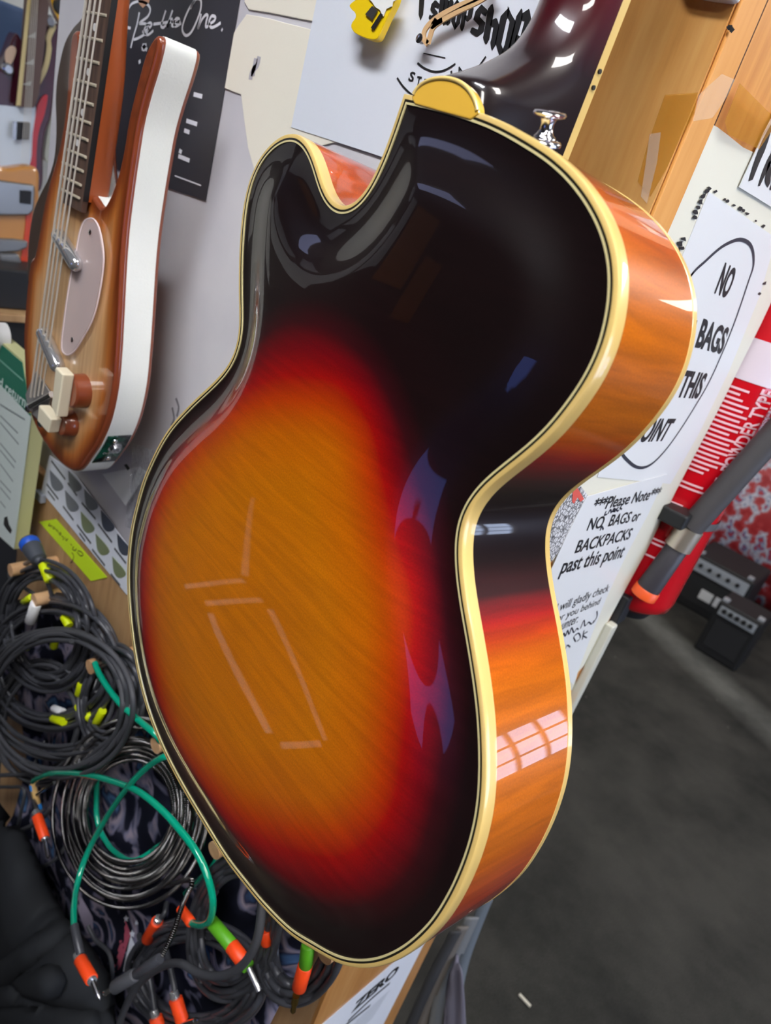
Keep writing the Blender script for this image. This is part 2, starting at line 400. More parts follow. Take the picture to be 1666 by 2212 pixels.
# ceiling lamps
M_diff = mat('lamp_diffuser', (255, 255, 255), 0.5, emit=(255, 250, 244), emit_s=LAMP_POWER)
M_hot = mat('boosted_lamp_diffuser', (255, 255, 255), 0.5, emit=(248, 250, 255), emit_s=LAMP_POWER * 1.5)  # extra strength added to brighten what hangs on the left wall
M_mid = mat('toned_down_lamp_diffuser', (255, 240, 225), 0.5, emit=(255, 238, 225), emit_s=7.0)  # strength cut to soften the highlights on the guitar rim
M_dim = mat('dim_reflection_diffuser', (200, 205, 230), 0.5, emit=(190, 200, 255), emit_s=1.6)  # faint glow added for the bluish patches mirrored in the lacquer
M_white = mat('white_enamel', (235, 235, 232), 0.35)
LAMPS = [(-0.65, 0.1), (-1.25, 3.0), (-1.5, -1.6), (0.4, -1.1), (2.6, -1.2), (2.8, 1.8), (3.9, -0.6), (4.8, 1.0), (0.9, 2.7)]
for i, (lx, ly) in enumerate(LAMPS):
    e = empty('ceiling_light', 'unseen fluorescent ceiling panel over the shop floor', 'ceiling light', 'ceiling lights of the shop')
    MB().abox((lx - 0.2, ly - 0.65, 2.84), (lx + 0.2, ly + 0.65, 2.9)).build('lamp_housing', M_white, e)
    MB().abox((lx - 0.17, ly - 0.62, 2.83), (lx + 0.17, ly + 0.62, 2.839)).build('diffuser', M_dim if i == 1 else (M_mid if i in (6, 7) else (M_hot if i == 0 else M_diff)), e)
# ------------------------------------------------------------------ the archtop guitar
GN = np.array([-0.99012836, 0.12157248, 0.06975647]); GU = np.array([-0.12186934, -0.99254615, 0.0]); GV = np.array([0.06923652, -0.00850118, 0.99756405])
GD = 0.2865
def G(u, v, w): return CAM + GU * u + GV * v + GN * (w - GD)
def GUV(px, py, w=0.0):
    p = hit(px, py, CAM + GN * (w - GD), GN) - CAM
    return np.array([p @ GU, p @ GV])
_PX = """524,543.8 528.3,481.3 533.6,438.1 543.2,397.3 556.4,363.7 574.4,334.9 596,313.3 612.8,302.5 630.9,297.7 647.7,302.5 660.9,315.7 672.9,337.3 681.3,361.3 689.7,392.5 699.3,421.3 711.3,441.7 724.5,454.9 740.1,461.4 756.9,458.5 776.1,446.5 795.3,423.7 812.1,394.9 826.5,363.7 840.9,327.7 855.3,289.3 867.3,253.2 875.8,224.4 878.8,218.6
922,227.3 970,239.3 1018,253.7 1056.5,267.6 1090,283.3 1126,303.7 1156,322 1186,341 1219.6,369.6 1250.8,403.2 1274.8,436.9 1294,470.5 1308.5,504 1318,535.3 1324,566.5 1326.5,597.7 1325.8,629 1322.4,660 1315.7,697 1307.3,733.6 1296.5,764.8 1282,796 1262.8,829.7 1241.2,860.9 1217.2,892 1192.9,922 1164.1,951 1130.5,978.4 1099.3,1003.4 1068,1027 1044,1048.9 1024.8,1070.5 1009.2,1094.5 998.4,1118.5 992.4,1144.9 990,1173.7 990,1202.5 992.4,1236 996,1269.7 1000.6,1299 1006.8,1336 1014,1372 1020,1410.4 1026.5,1448.9 1032.8,1492 1037.3,1530.5 1040.5,1568.9 1042,1607.3 1042.9,1645.7 1042,1690 1038.8,1736 1032,1776.8 1022.5,1815.2 1010.4,1853.7 996,1889.7 979.2,1925.7 960,1959.3 939,1991 910.5,2020.3 878,2047.3 846.9,2064 818,2074.4 784.5,2078.5 750.8,2074.9 722,2065.3 690.8,2047.3 669.2,2034 649.6,2024 622.9,2004.5 591.7,1973.3 560.4,1939.7 529,1900 502.8,1867.6 476,1828 452,1788.2 425.3,1744.9 401.3,1704 379.7,1665.7 360.4,1627.3 343.6,1588.8 326.8,1545.6 312,1497 300.4,1448 292,1400 286,1354.5 281.7,1311 279.3,1268 279.3,1224.9 282.4,1179 288.4,1136 297,1100 311.2,1048 324.4,1014.5 338.8,983.3 355.6,952 377.3,920.9 403.7,892 430,865.7 456.5,841.7 480.5,817.6 499.7,793.6 514,762.4 522.5,728.8 524.3,695 523,640 523,590"""
_px = [tuple(float(a) for a in t.split(',')) for t in _PX.split()]
_uv = np.array([GUV(*p) for p in _px])
NC = 28                                   # the sharp corner by the heel is point NC-1
_uv = np.vstack([_uv[NC - 1:], _uv[:NC]])  # start and end at the corner
_pp = resample(spline(_uv, 10), 0.0015)
def smooth_open(p, it):
    p = p.copy()
    for _ in range(it):
        p[1:-1] = 0.25 * p[:-2] + 0.5 * p[1:-1] + 0.25 * p[2:]
    return p
_pp = smooth_open(_pp, 60)
GL = resample(_pp, 0.003)[:-1]            # closed purfling line, corner at index 0
def offset(p, d):
    """outward offset of a closed clockwise loop, mitred at the corner"""
    a = p - np.roll(p, 1, 0); b = np.roll(p, -1, 0) - p
    a /= np.linalg.norm(a, axis=1)[:, None]; b /= np.linalg.norm(b, axis=1)[:, None]
    na = np.stack([-a[:, 1], a[:, 0]], 1); nb = np.stack([-b[:, 1], b[:, 0]], 1)
    s = na + nb; L = np.linalg.norm(s, axis=1); k = 2.0 / (L * L)
    sg = 1.0 if area(p) < 0 else -1.0
    return p + sg * d * s * k[:, None]
def area(p): return 0.5 * np.sum(p[:, 0] * np.roll(p[:, 1], -1) - np.roll(p[:, 0], -1) * p[:, 1])
def sweep(name, base, prof, m, parent, smooth=40, attr=None, mi=None):
    """profile [(outward offset, height)] carried round the outline"""
    rings = [np.array([G(q[0], q[1], w) for q in offset(base, d)]) for d, w in prof]
    n = len(base); v = np.vstack(rings); f = []; idx = []
    for i in range(len(prof) - 1):
        for k in range(n):
            f.append((i * n + k, i * n + (k + 1) % n, (i + 1) * n + (k + 1) % n, (i + 1) * n + k)); idx.append(0 if mi is None else mi[i])
    me = raw_mesh(name, v, f)
    bm = bmesh.new(); bm.from_mesh(me); bmesh.ops.recalc_face_normals(bm, faces=bm.faces); bm.to_mesh(me); bm.free()
    for p, i in zip(me.polygons, idx): p.material_index = i; p.use_smooth = True
    if attr is not None:
        for k, vals in attr.items(): set_attr(me, k, np.tile(vals, len(prof)))
    try: me.set_sharp_from_angle(angle=math.radians(smooth))
    except Exception: pass
    return obj(name, me, m, parent)

GUITAR = empty('archtop_guitar', 'sunburst archtop guitar hung back outwards, with cream binding and a cutaway', 'guitar')
# arching: membrane over the outline, flattened towards the edge
_h = 0.003
_lo = GL.min(0) - 2 * _h; _hi = GL.max(0) + 2 * _h
_nx, _ny = int((_hi[0] - _lo[0]) / _h) + 1, int((_hi[1] - _lo[1]) / _h) + 1
_gx, _gy = np.meshgrid(_lo[0] + _h * np.arange(_nx), _lo[1] + _h * np.arange(_ny))
_in = inside(GL, _gx, _gy)
_dd = np.where(_in, dist(GL[::2], _gx, _gy), 0)
def lap(a):
    r = 4 * a
    r[1:] -= a[:-1]; r[:-1] -= a[1:]; r[:, 1:] -= a[:, :-1]; r[:, :-1] -= a[:, 1:]
    return np.where(_in, r, 0)
_x = np.zeros_like(_gx); _r = np.where(_in, 1.0, 0.0); _p = _r.copy(); _rs = (_r * _r).sum()
for _ in range(600):
    _ap = lap(_p); _al = _rs / (_p * _ap).sum(); _x += _al * _p; _r = _r - _al * _ap; _rn = (_r * _r).sum()
    if _rn < 1e-6: break
    _p = _r + (_rn / _rs) * _p; _rs = _rn
_t = _x / _x.max()
_e = np.clip(_dd / 0.045, 0, 1); _e = _e * _e * (3 - 2 * _e)
ARCH = 0.017
_H = ARCH * (0.25 * _e + 0.75 * np.sin(np.clip(_t, 0, 1) * math.pi / 2)) * _e ** 0.8
for _ in range(6):                         # take out grid noise
    _q = _H.copy(); _q[1:-1, 1:-1] = (_H[1:-1, 1:-1] * 4 + _H[:-2, 1:-1] + _H[2:, 1:-1] + _H[1:-1, :-2] + _H[1:-1, 2:]) / 8
    _H = np.where(_in, _q, 0)
# sunburst: amber inside C1, deep red out to C2, near black beyond
_C1 = [(700,850),(770,860),(830,930),(850,1030),(878,1180),(905,1300),(900,1450),(885,1600),(860,1720),(780,1800),(690,1800),(560,1760),(480,1690),(410,1600),(370,1480),(347,1330),(347,1200),(372,1080),(445,965),(540,885),(620,855)]
_C2 = [(690,690),(770,715),(860,810),(915,940),(945,1100),(968,1300),(985,1450),(980,1600),(955,1750),(905,1890),(810,1962),(700,1950),(560,1865),(450,1745),(390,1640),(340,1500),(316,1350),(313,1220),(332,1100),(385,965),(470,885),(550,775),(620,705)]
C1 = resample(spline([GUV(*p) for p in _C1], 8, True), 0.006, True); C2 = resample(spline([GUV(*p) for p in _C2], 8, True), 0.006, True)
def burst(u, v):
    a, b = sdist(C1, u, v), sdist(C2, u, v)
    return np.where(a > 0, 1 + a / 0.05, np.where(b < 0, b / 0.05, b / (b - a + 1e-9)))
_B = burst(_gx, _gy)
for _ in range(10):
    _q = _B.copy(); _q[1:-1, 1:-1] = (_B[1:-1, 1:-1] * 2 + _B[:-2, 1:-1] + _B[2:, 1:-1] + _B[1:-1, :-2] + _B[1:-1, 2:]) / 6; _B = _q
def bil(A, u, v):
    fx = np.clip((u - _lo[0]) / _h, 0, _nx - 1.001); fy = np.clip((v - _lo[1]) / _h, 0, _ny - 1.001)
    i, j = fx.astype(int), fy.astype(int); a, b = fx - i, fy - j
    return A[j, i] * (1 - a) * (1 - b) + A[j, i + 1] * a * (1 - b) + A[j + 1, i] * (1 - a) * b + A[j + 1, i + 1] * a * b
_inner = offset(GL, -0.0016)
_pts = [Vector((float(a), float(b))) for a, b in _inner]
_ok = _in & (_dd > 0.0032)
_pts += [Vector((float(a), float(b))) for a, b in zip(_gx[_ok], _gy[_ok])]
_v, _e2, _f, _, _, _ = delaunay_2d_cdt(_pts, [], [list(range(len(_inner)))], 1, 1e-7)
_v = np.array([q[:] for q in _v])
_hh = bil(_H, _v[:, 0], _v[:, 1])
_me = raw_mesh('back_plate', [G(a, b, c + 0.0004) for (a, b), c in zip(_v, _hh)], [tuple(q) for q in _f])
_bm = bmesh.new(); _bm.from_mesh(_me)
if sum((f.normal @ Vector(GN)) for f in _bm.faces) < 0: bmesh.ops.reverse_faces(_bm, faces=_bm.faces)
_bm.to_mesh(_me); _bm.free()
set_attr(_me, 'burst', bil(_B, _v[:, 0], _v[:, 1]))
set_attr(_me, 'gu', _v[:, 0]); set_attr(_me, 'gv', _v[:, 1])

BURST_STOPS = [(0.00, (20, 9, 9)), (0.24, (26, 10, 11)), (0.34, (56, 9, 15)), (0.45, (120, 4, 14)), (0.56, (168, 12, 8)), (0.66, (194, 60, 2)), (0.80, (206, 104, 2)), (1.0, (210, 118, 4))]
def lacquer(name, stripe, depth, su, sv, rot):
    m = mat(name, (100, 50, 20), 0.35, coat=1.0, coat_rough=0.012, spec=0.25)
    at = nd(m, 'ShaderNodeAttribute', attribute_name='burst')
    mr = nd(m, 'ShaderNodeMapRange'); mr.inputs[1].default_value = -1.0; mr.inputs[2].default_value = 2.2
    ln(m, at.outputs['Fac'], mr.inputs[0])
    r = ramp(m, BURST_STOPS); ln(m, mr.outputs[0], r.inputs['Fac'])
    # flame figure of the maple
    a1 = nd(m, 'ShaderNodeAttribute', attribute_name='gu'); a2 = nd(m, 'ShaderNodeAttribute', attribute_name='gv')
    cb = nd(m, 'ShaderNodeCombineXYZ'); ln(m, a1.outputs['Fac'], cb.inputs[0]); ln(m, a2.outputs['Fac'], cb.inputs[1])
    mp = nd(m, 'ShaderNodeMapping'); mp.inputs['Rotation'].default_value = (0, 0, rot); mp.inputs['Scale'].default_value = (su, sv, 1); ln(m, cb.outputs[0], mp.inputs['Vector'])
    n = nd(m, 'ShaderNodeTexNoise', i_Scale=stripe, i_Detail=3.0, i_Distortion=0.6); ln(m, mp.outputs[0], n.inputs['Vector'])
    n2 = nd(m, 'ShaderNodeTexNoise', i_Scale=900.0, i_Detail=1.0); ln(m, cb.outputs[0], n2.inputs['Vector'])
    rr = ramp(m, [(0.35, (255 - depth,) * 3), (0.65, (255, 255, 255))]); ln(m, n.outputs['Fac'], rr.inputs['Fac'])
    r4 = ramp(m, [(0.3, (228, 228, 228)), (0.7, (255, 255, 255))]); ln(m, n2.outputs['Fac'], r4.inputs['Fac'])
    mx = nd(m, 'ShaderNodeMix', data_type='RGBA', blend_type='MULTIPLY'); mx.inputs[0].default_value = 1.0
    ln(m, r.outputs['Color'], mx.inputs[6]); ln(m, rr.outputs['Color'], mx.inputs[7])
    m2 = nd(m, 'ShaderNodeMix', data_type='RGBA', blend_type='MULTIPLY'); m2.inputs[0].default_value = 1.0
    ln(m, mx.outputs[2], m2.inputs[6]); ln(m, r4.outputs['Color'], m2.inputs[7])
    ln(m, m2.outputs[2], bsdf(m).inputs['Base Color'])
    return m
M_lac = lacquer('sunburst_lacquer_back', 1.0, 24, 14, 170, math.radians(22))
M_rim = lacquer('sunburst_lacquer_side', 1.0, 36, 130, 12, 0.25)
M_bind = mat('aged_cream_binding', (218, 186, 112), 0.3, coat=0.8, coat_rough=0.05)
M_purf = mat('black_purfling', (32, 28, 16), 0.3, coat=0.5)
M_bind2 = mat('aged_cream_purfling', (214, 200, 146), 0.3, coat=0.6)
obj('back_plate', _me, M_lac, GUITAR)
# binding round the back
BO = 0.0036
_pb = sweep('back_binding', GL, [(0.0006, 0.0003), (0.0007, 0.0012), (0.0022, 0.0012), (0.0031, 0.0008), (BO, -0.0003), (BO + 0.0002, -0.0016), (BO + 0.0002, -0.0075)], M_bind, GUITAR)
sweep('purfling', GL, [(-0.0007, 0.0002), (-0.0006, 0.0011), (0.0006, 0.0011), (0.0007, 0.0002)], M_purf, _pb)
sweep('purfling', GL, [(-0.0019, 0.0002), (-0.0018, 0.0011), (-0.0006, 0.0011), (-0.0005, 0.0002)], M_bind2, _pb)
# rim, coloured along its length
BT = 0.083
_s = np.r_[0, np.cumsum(np.linalg.norm(np.diff(GL, axis=0), axis=1))]; _S = _s[-1]
def arc_at(px, py): 
    q = GUV(px, py); return _s[np.argmin(np.hypot(GL[:, 0] - q[0], GL[:, 1] - q[1]))]
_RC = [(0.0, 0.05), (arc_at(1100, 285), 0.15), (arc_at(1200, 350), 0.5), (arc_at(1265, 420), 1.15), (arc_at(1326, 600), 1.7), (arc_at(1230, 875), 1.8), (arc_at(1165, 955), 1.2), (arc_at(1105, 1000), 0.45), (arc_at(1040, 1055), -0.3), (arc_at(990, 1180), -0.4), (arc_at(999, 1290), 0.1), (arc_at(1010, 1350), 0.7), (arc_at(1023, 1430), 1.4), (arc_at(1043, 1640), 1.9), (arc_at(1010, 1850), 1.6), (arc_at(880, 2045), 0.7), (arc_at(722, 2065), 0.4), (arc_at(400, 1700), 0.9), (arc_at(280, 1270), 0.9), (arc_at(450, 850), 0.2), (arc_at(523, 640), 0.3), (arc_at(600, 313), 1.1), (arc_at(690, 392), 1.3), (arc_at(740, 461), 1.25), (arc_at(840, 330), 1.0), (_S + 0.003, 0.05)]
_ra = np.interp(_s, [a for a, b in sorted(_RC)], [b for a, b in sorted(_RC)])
_prof = [(BO, -0.0074 - (BT - 0.0127) * k / 8) for k in range(9)]
_rim = sweep('rim', GL, _prof, M_rim, GUITAR, attr={'burst': _ra, 'gu': _s})
set_attr(_rim.data, 'gv', np.repeat([p[1] for p in _prof], len(GL)))
sweep('front_binding', GL, [(BO, -BT + 0.0055), (BO + 0.0003, -BT + 0.0053), (BO + 0.0003, -BT + 0.001), (BO - 0.0008, -BT), (-0.001, -BT)], M_bind, GUITAR)
_fv, _ff = plate(GL, 0.008)
obj('front_plate', raw_mesh('front_plate', [G(a, b, -BT - 0.45 * c) for (a, b), c in zip(_fv, bil(_H, _fv[:, 0], _fv[:, 1]))], _ff), mat('dark_top_lacquer', (80, 34, 14), 0.3, coat=1.0), GUITAR)

# heel, neck, fingerboard
U0 = -0.3205                                # centre line
V0 = 0.0625                                 # where the neck leaves the body
WF = -0.079                                 # underside of the fingerboard
def sm(t): t = min(max(t, 0), 1); return t * t * (3 - 2 * t)
def back_w(s):
    """depth of the back of the heel and neck, s along the neck from the body"""
    if s < 0.022: return -0.0035
    if s < 0.085:
        t = (s - 0.022) / 0.063
        return -0.0035 - 0.0505 * (1 - (1 - t) ** 2.1)
    return -0.054 - 0.002 * min((s - 0.085) / 0.1, 1)
VN = 0.47
_rings = []; NSEG = 26
_st = list(np.linspace(-0.012, 0.10, 46)) + list(np.linspace(0.11, VN, 20))
for s in _st:
    wb = back_w(max(s, 0)); hwF = 0.0265 - 0.005 * min(max(s, 0) / VN, 1)
    full = sm(1 - (s - 0.0) / 0.055)          # 1 at the heel foot, 0 on the neck
    p = 2.0 + 2.6 * full
    ring = []
    for k in range(NSEG + 1):
        a = math.pi * k / NSEG; ca, sa = math.cos(a), math.sin(a)
        ring.append((U0 + hwF * math.copysign(abs(ca) ** (2 / p), ca), V0 + s, WF + (wb - WF) * abs(sa) ** (2 / p)))
    _rings.append(ring)
_nv = [G(*q) for r in _rings for q in r]; _nf = []; _k = NSEG + 1
for i in range(len(_rings) - 1):
    for k in range(NSEG): _nf.append((i * _k + k, i * _k + k + 1, (i + 1) * _k + k + 1, (i + 1) * _k + k))
    _nf.append((i * _k + NSEG, i * _k, (i + 1) * _k, (i + 1) * _k + NSEG))
_nf += [tuple(range(_k))[::-1], tuple(range((len(_rings) - 1) * _k, len(_rings) * _k))]
_me = raw_mesh('neck', _nv, _nf)
_bm = bmesh.new(); _bm.from_mesh(_me); bmesh.ops.recalc_face_normals(_bm, faces=_bm.faces); _bm.to_mesh(_me); _bm.free()
set_attr(_me, 'nk', np.repeat(_st, _k))
M_neck = mat('dark_cherry_neck_lacquer', (40, 8, 14), 0.3, coat=1.0, coat_rough=0.02, spec=0.3)
_at = nd(M_neck, 'ShaderNodeAttribute', attribute_name='nk'); _mr = nd(M_neck, 'ShaderNodeMapRange'); _mr.inputs[1].default_value = 0.0; _mr.inputs[2].default_value = 0.2
ln(M_neck, _at.outputs['Fac'], _mr.inputs[0]); _r = ramp(M_neck, [(0.0, (20, 11, 11)), (0.25, (28, 10, 13)), (0.48, (78, 7, 20)), (1.0, (108, 9, 28))]); ln(M_neck, _mr.outputs[0], _r.inputs['Fac']); ln(M_neck, _r.outputs['Color'], bsdf(M_neck).inputs['Base Color'])
try: _me.set_sharp_from_angle(angle=math.radians(50))
except Exception: pass
NECK = obj('neck', _me, M_neck, GUITAR)
# fingerboard with bound edges and side dots
M_ebony = mat('ebony_fingerboard', (22, 20, 20), 0.4)
def fbw(s): return 0.0268 - 0.005 * min(max(s, 0) / VN, 1)
_fb = MB(); FT = WF - 0.007
_fb.prism([G(U0 - fbw(0) + 0.002, V0 - 0.10, WF), G(U0 + fbw(0) - 0.002, V0 - 0.10, WF), G(U0 + fbw(VN) - 0.002, V0 + VN, WF), G(U0 - fbw(VN) + 0.002, V0 + VN, WF)], -GN * 0.007)
_fb.build('fretboard', M_ebony, NECK)
for sg in (-1, 1):
    b = MB()
    b.prism([G(U0 + sg * (fbw(0) - 0.002), V0 - 0.10, WF), G(U0 + sg * fbw(0), V0 - 0.10, WF), G(U0 + sg * fbw(VN), V0 + VN, WF), G(U0 + sg * (fbw(VN) - 0.002), V0 + VN, WF)], -GN * 0.007)
    b.build('fretboard_binding', M_bind, NECK)
M_dot = mat('black_side_dot', (20, 18, 16), 0.4)
for px, py in ((1282, 153), (1271, 188)):
    q = GUV(px, py, WF - 0.0035); s = q[1] - V0; c = G(U0 + fbw(s), q[1], WF - 0.0035)
    MB().cyl(c - GU * 0.001, c + GU * 0.0004, 0.0013, seg=14).build('side_dot', M_dot, NECK)
# headstock above the frame, hung in a wall hook
_hs = MB(); _hp = [(-0.022, 0), (0.022, 0), (0.042, 0.06), (0.046, 0.15), (0.018, 0.185), (0, 0.178), (-0.018, 0.185), (-0.046, 0.15), (-0.042, 0.06)]
_hs.prism([G(U0 + a, V0 + VN + b, WF + 0.012 + 0.2 * b) for a, b in _hp], -GN * 0.015)
_hs.build('headstock', M_neck, GUITAR, bevel=0.002)
# heel cap
_hc = [(893, 214), (896, 203), (903, 192), (914, 181), (928, 173), (944, 168), (962, 166), (980, 168), (998, 174), (1013, 184), (1026, 199), (1035, 216), (1040, 234), (1040, 248)]
_hq = smooth_open(resample(spline([GUV(*p) for p in _hc], 8), 0.001), 6)
_hq = np.vstack([_hq, [GUV(1020, 262), GUV(900, 228)]])
_b = MB(); _b.prism([G(a, b, -0.0034) for a, b in _hq], GN * 0.0052)
_hcp = _b.build('heel_cap', mat('amber_ivory_heel_cap', (232, 182, 66), 0.25, coat=1.0, coat_rough=0.03), GUITAR, bevel=0.0012)
_hl = offset(_hq, -0.0012) if len(_hq) > 3 else _hq
MB().tube([G(a, b, 0.0016) for a, b in _hl[2:-4]], 0.0012, 10).build('rounded_lip', mat('pale_ivory_lip', (240, 208, 124), 0.2, coat=1.0), _hcp, smooth=60)
# strap button
M_chrome = mat('polished_chrome', (215, 215, 218), 0.16, metal=1.0)
_bp = hit(1172, 314, CAM + GN * (-0.014 - GD), GN)
_ax = hit(1184, 262, CAM + GN * (-0.011 - GD), GN) - _bp; _ax /= np.linalg.norm(_ax)
_b = MB().lathe(_bp, _ax, [(0, 0.0), (0.0, 0.0088), (0.0012, 0.0092), (0.0024, 0.0085), (0.003, 0.0058), (0.004, 0.0056), (0.0048, 0.0044), (0.007, 0.0034), (0.0095, 0.0032), (0.0115, 0.004), (0.0122, 0.0062), (0.0128, 0.0078), (0.0138, 0.0084), (0.0148, 0.0078), (0.0153, 0.005), (0.0155, 0.0)], seg=32)
_b.build('strap_button', M_chrome, GUITAR, smooth=50)
reparent_keep(GUITAR, G(U0, -0.47, -0.04))
# wall hook above the frame that carries it
HK = empty('guitar_hanger', 'padded wall hook carrying the archtop guitar by its headstock', 'hook')
_hz = G(U0, V0 + VN + 0.03, WF + 0.01)
_b = MB().abox((XC - 0.02, _hz[1] - 0.03, _hz[2] - 0.03), (XC - 0.004, _hz[1] + 0.03, _hz[2] + 0.06)); _b.build('wall_plate', M_dark, HK)
_b = MB()
for sg in (-1, 1):
    a = np.array([XC - 0.012, _hz[1] + sg * 0.015, _hz[2]]); b_ = G(U0 - sg * 0.034, V0 + VN + 0.004, WF + 0.03)
    _b.tube(spline([a, (a + b_) / 2 + np.array([0, sg * 0.012, 0]), b_], 8), 0.005)
_b.build('hook_arm', M_dark, HK)
# ------------------------------------------------------------------ papers, signs and tape on the walls
M_paper = mat('white_paper', (224, 226, 228), 0.45, coat=0.15, coat_rough=0.3)
M_paper_b = mat('bluish_white_paper', (216, 220, 228), 0.5)
M_paper_y = mat('yellowed_paper', (226, 224, 208), 0.5)
M_ink = mat('black_print', (24, 24, 26), 0.5)
M_ink2 = mat('grey_print', (70, 72, 76), 0.6)
M_pen = mat('dark_pen', (44, 46, 58), 0.5)
NA, NB = np.array([0, -1.0, 0]), np.array([-1.0, 0, 0])
def PX(px, py, x): return hit(px, py, (x, 0, 0), _EX)
def PY(px, py, y): return hit(px, py, (0, y, 0), _EY)
def sheet(name, poly, P, off, m, label, cat, n, thick=0.0006, group=None):
    b = MB(); b.prism([P(x, y, off) for x, y in poly], n * thick)
    o = b.build(name, m); return tag(o, label, cat, group)
def lettering(parent, P, off, rows, m=None, name='lettering'):
    for r in rows:
        b = MB(); text_on(b, r[0], P(*r[1], off), P(*r[2], off), P(*r[3], off), bold=r[4] if len(r) > 4 else 0.0)
        b.build(name, m or M_ink, parent)
def strokes(parent, P, off, lines, width, n, m, name='pen_strokes', sm_=8, closed=False):
    for l in lines:
        b = MB()
        p = spline([P(x, y, off) for x, y in l], sm_, closed) if len(l) > 2 else np.array([P(x, y, off) for x, y in l])
        if closed: p = np.vstack([p, p[:2]])
        ribbon(b, p, width, n)
        b.build(name, m, parent)
def z1(pts): return [(x / 3.204, y / 3.204) for x, y in pts]

# wall_left: peeling layer of cream paint
_wl = bpy.data.objects['wall_left']
for poly in ([(515, 60), (535, 32), (560, 36), (585, 41), (617, 50), (665, 62), (720, 80), (760, 300), (640, 330), (600, 345), (553, 372), (538, 320), (530, 262), (523, 205), (505, 199), (484, 190), (479, 172), (481, 150), (489, 118), (500, 85)],
             [(545, -60), (530, 5), (540, 22), (590, 30), (640, 40), (700, 52), (720, -60)]):
    MB().prism([PB(x, y, 0.0) for x, y in poly], NB * 0.0016).build('paint_flake', mat('cream_paint_flake', (232, 226, 210), 0.6), _wl, bevel=0.0006)
strokes(_wl, PB, 0.0019, [[(560, 122), (556, 140), (548, 150), (546, 165)], [(553, 126), (549, 146), (543, 160), (541, 172)]], 0.006, NB, mat('grey_scuff', (176, 172, 178), 0.7), 'scuff')
strokes(_wl, PB, 0.0006, [[(380, 860), (386, 880), (382, 900)], [(372, 880), (376, 905), (370, 920)]], 0.004, NB, mat('dark_scuff', (120, 118, 124), 0.7), 'scuff')

# black poster
_po = sheet('poster', [(258, -70), (530, -70), (512, 37), (445, 434), (371, 409), (250, 365)], PB, 0.0012, mat('black_poster', (52, 52, 60), 0.35, coat=0.3, coat_rough=0.25), 'black poster with white handwritten script on the cream wall', 'poster', NB)
M_chalk = mat('white_script', (232, 232, 238), 0.5)
_hand = [[(865, 188), (905, 195)], [(965, 85), (948, 170), (925, 250), (905, 332)],
         [(888, 62), (915, 25), (965, 10), (1015, 25), (1040, 65), (1022, 115), (965, 160), (1005, 165), (1030, 190), (1010, 230), (960, 262), (925, 275)],
         [(985, 222), (1025, 200), (1050, 172), (1035, 158), (1005, 190), (998, 228), (1025, 240), (1062, 212)],
         [(1062, 168), (1120, 160), (1180, 152), (1250, 150)], [(1148, 72), (1130, 130), (1115, 178), (1130, 190), (1150, 172)],
         [(1195, 70), (1175, 130), (1155, 190), (1170, 150), (1192, 132), (1190, 175), (1205, 182)],
         [(1205, 172), (1235, 152), (1240, 132), (1218, 130), (1203, 165), (1218, 182), (1255, 160)],
         [(1350, 5), (1310, 60), (1275, 140), (1262, 205), (1285, 245), (1322, 225), (1360, 150), (1388, 70), (1392, 10), (1375, -10), (1345, 5), (1318, 60)],
         [(1392, 95), (1385, 140), (1372, 195), (1392, 145), (1422, 105), (1438, 110), (1428, 150), (1425, 185), (1442, 180)],
         [(1445, 168), (1482, 145), (1490, 118), (1465, 112), (1448, 150), (1460, 188), (1490, 182), (1528, 158)], [(1534, 200), (1540, 212)]]
strokes(_po, PB, 0.0022, [z1(l) for l in _hand], 0.0030, NB, M_chalk, 'handwriting')
strokes(_po, PB, 0.0022, [z1(l) for l in [[(985, 312), (1018, 345)], [(980, 340), (1015, 310)], [(1000, 300), (995, 355)], [(965, 415), (968, 440)], [(1340, 652), (1400, 668)], [(1290, 835), (1365, 860)], [(1275, 902), (1312, 916)], [(1240, 1042), (1258, 1054)], [(1235, 1080), (1312, 1112)]]], 0.0045, NB, M_chalk, 'small_print')
strokes(_po, PB, 0.0022, [z1([(1210, 1216), (1392, 1284)])], 0.0015, NB, M_chalk, 'printed_rule')
MB().prism([PB(x / 3.204, y / 3.204, 0.0019) for x, y in ((950, -20), (1045, -25), (1030, 20), (990, 55), (965, 30))], NB * 0.0003).build('printed_portrait', mat('skin_tone_print', (206, 160, 130), 0.5), _po)

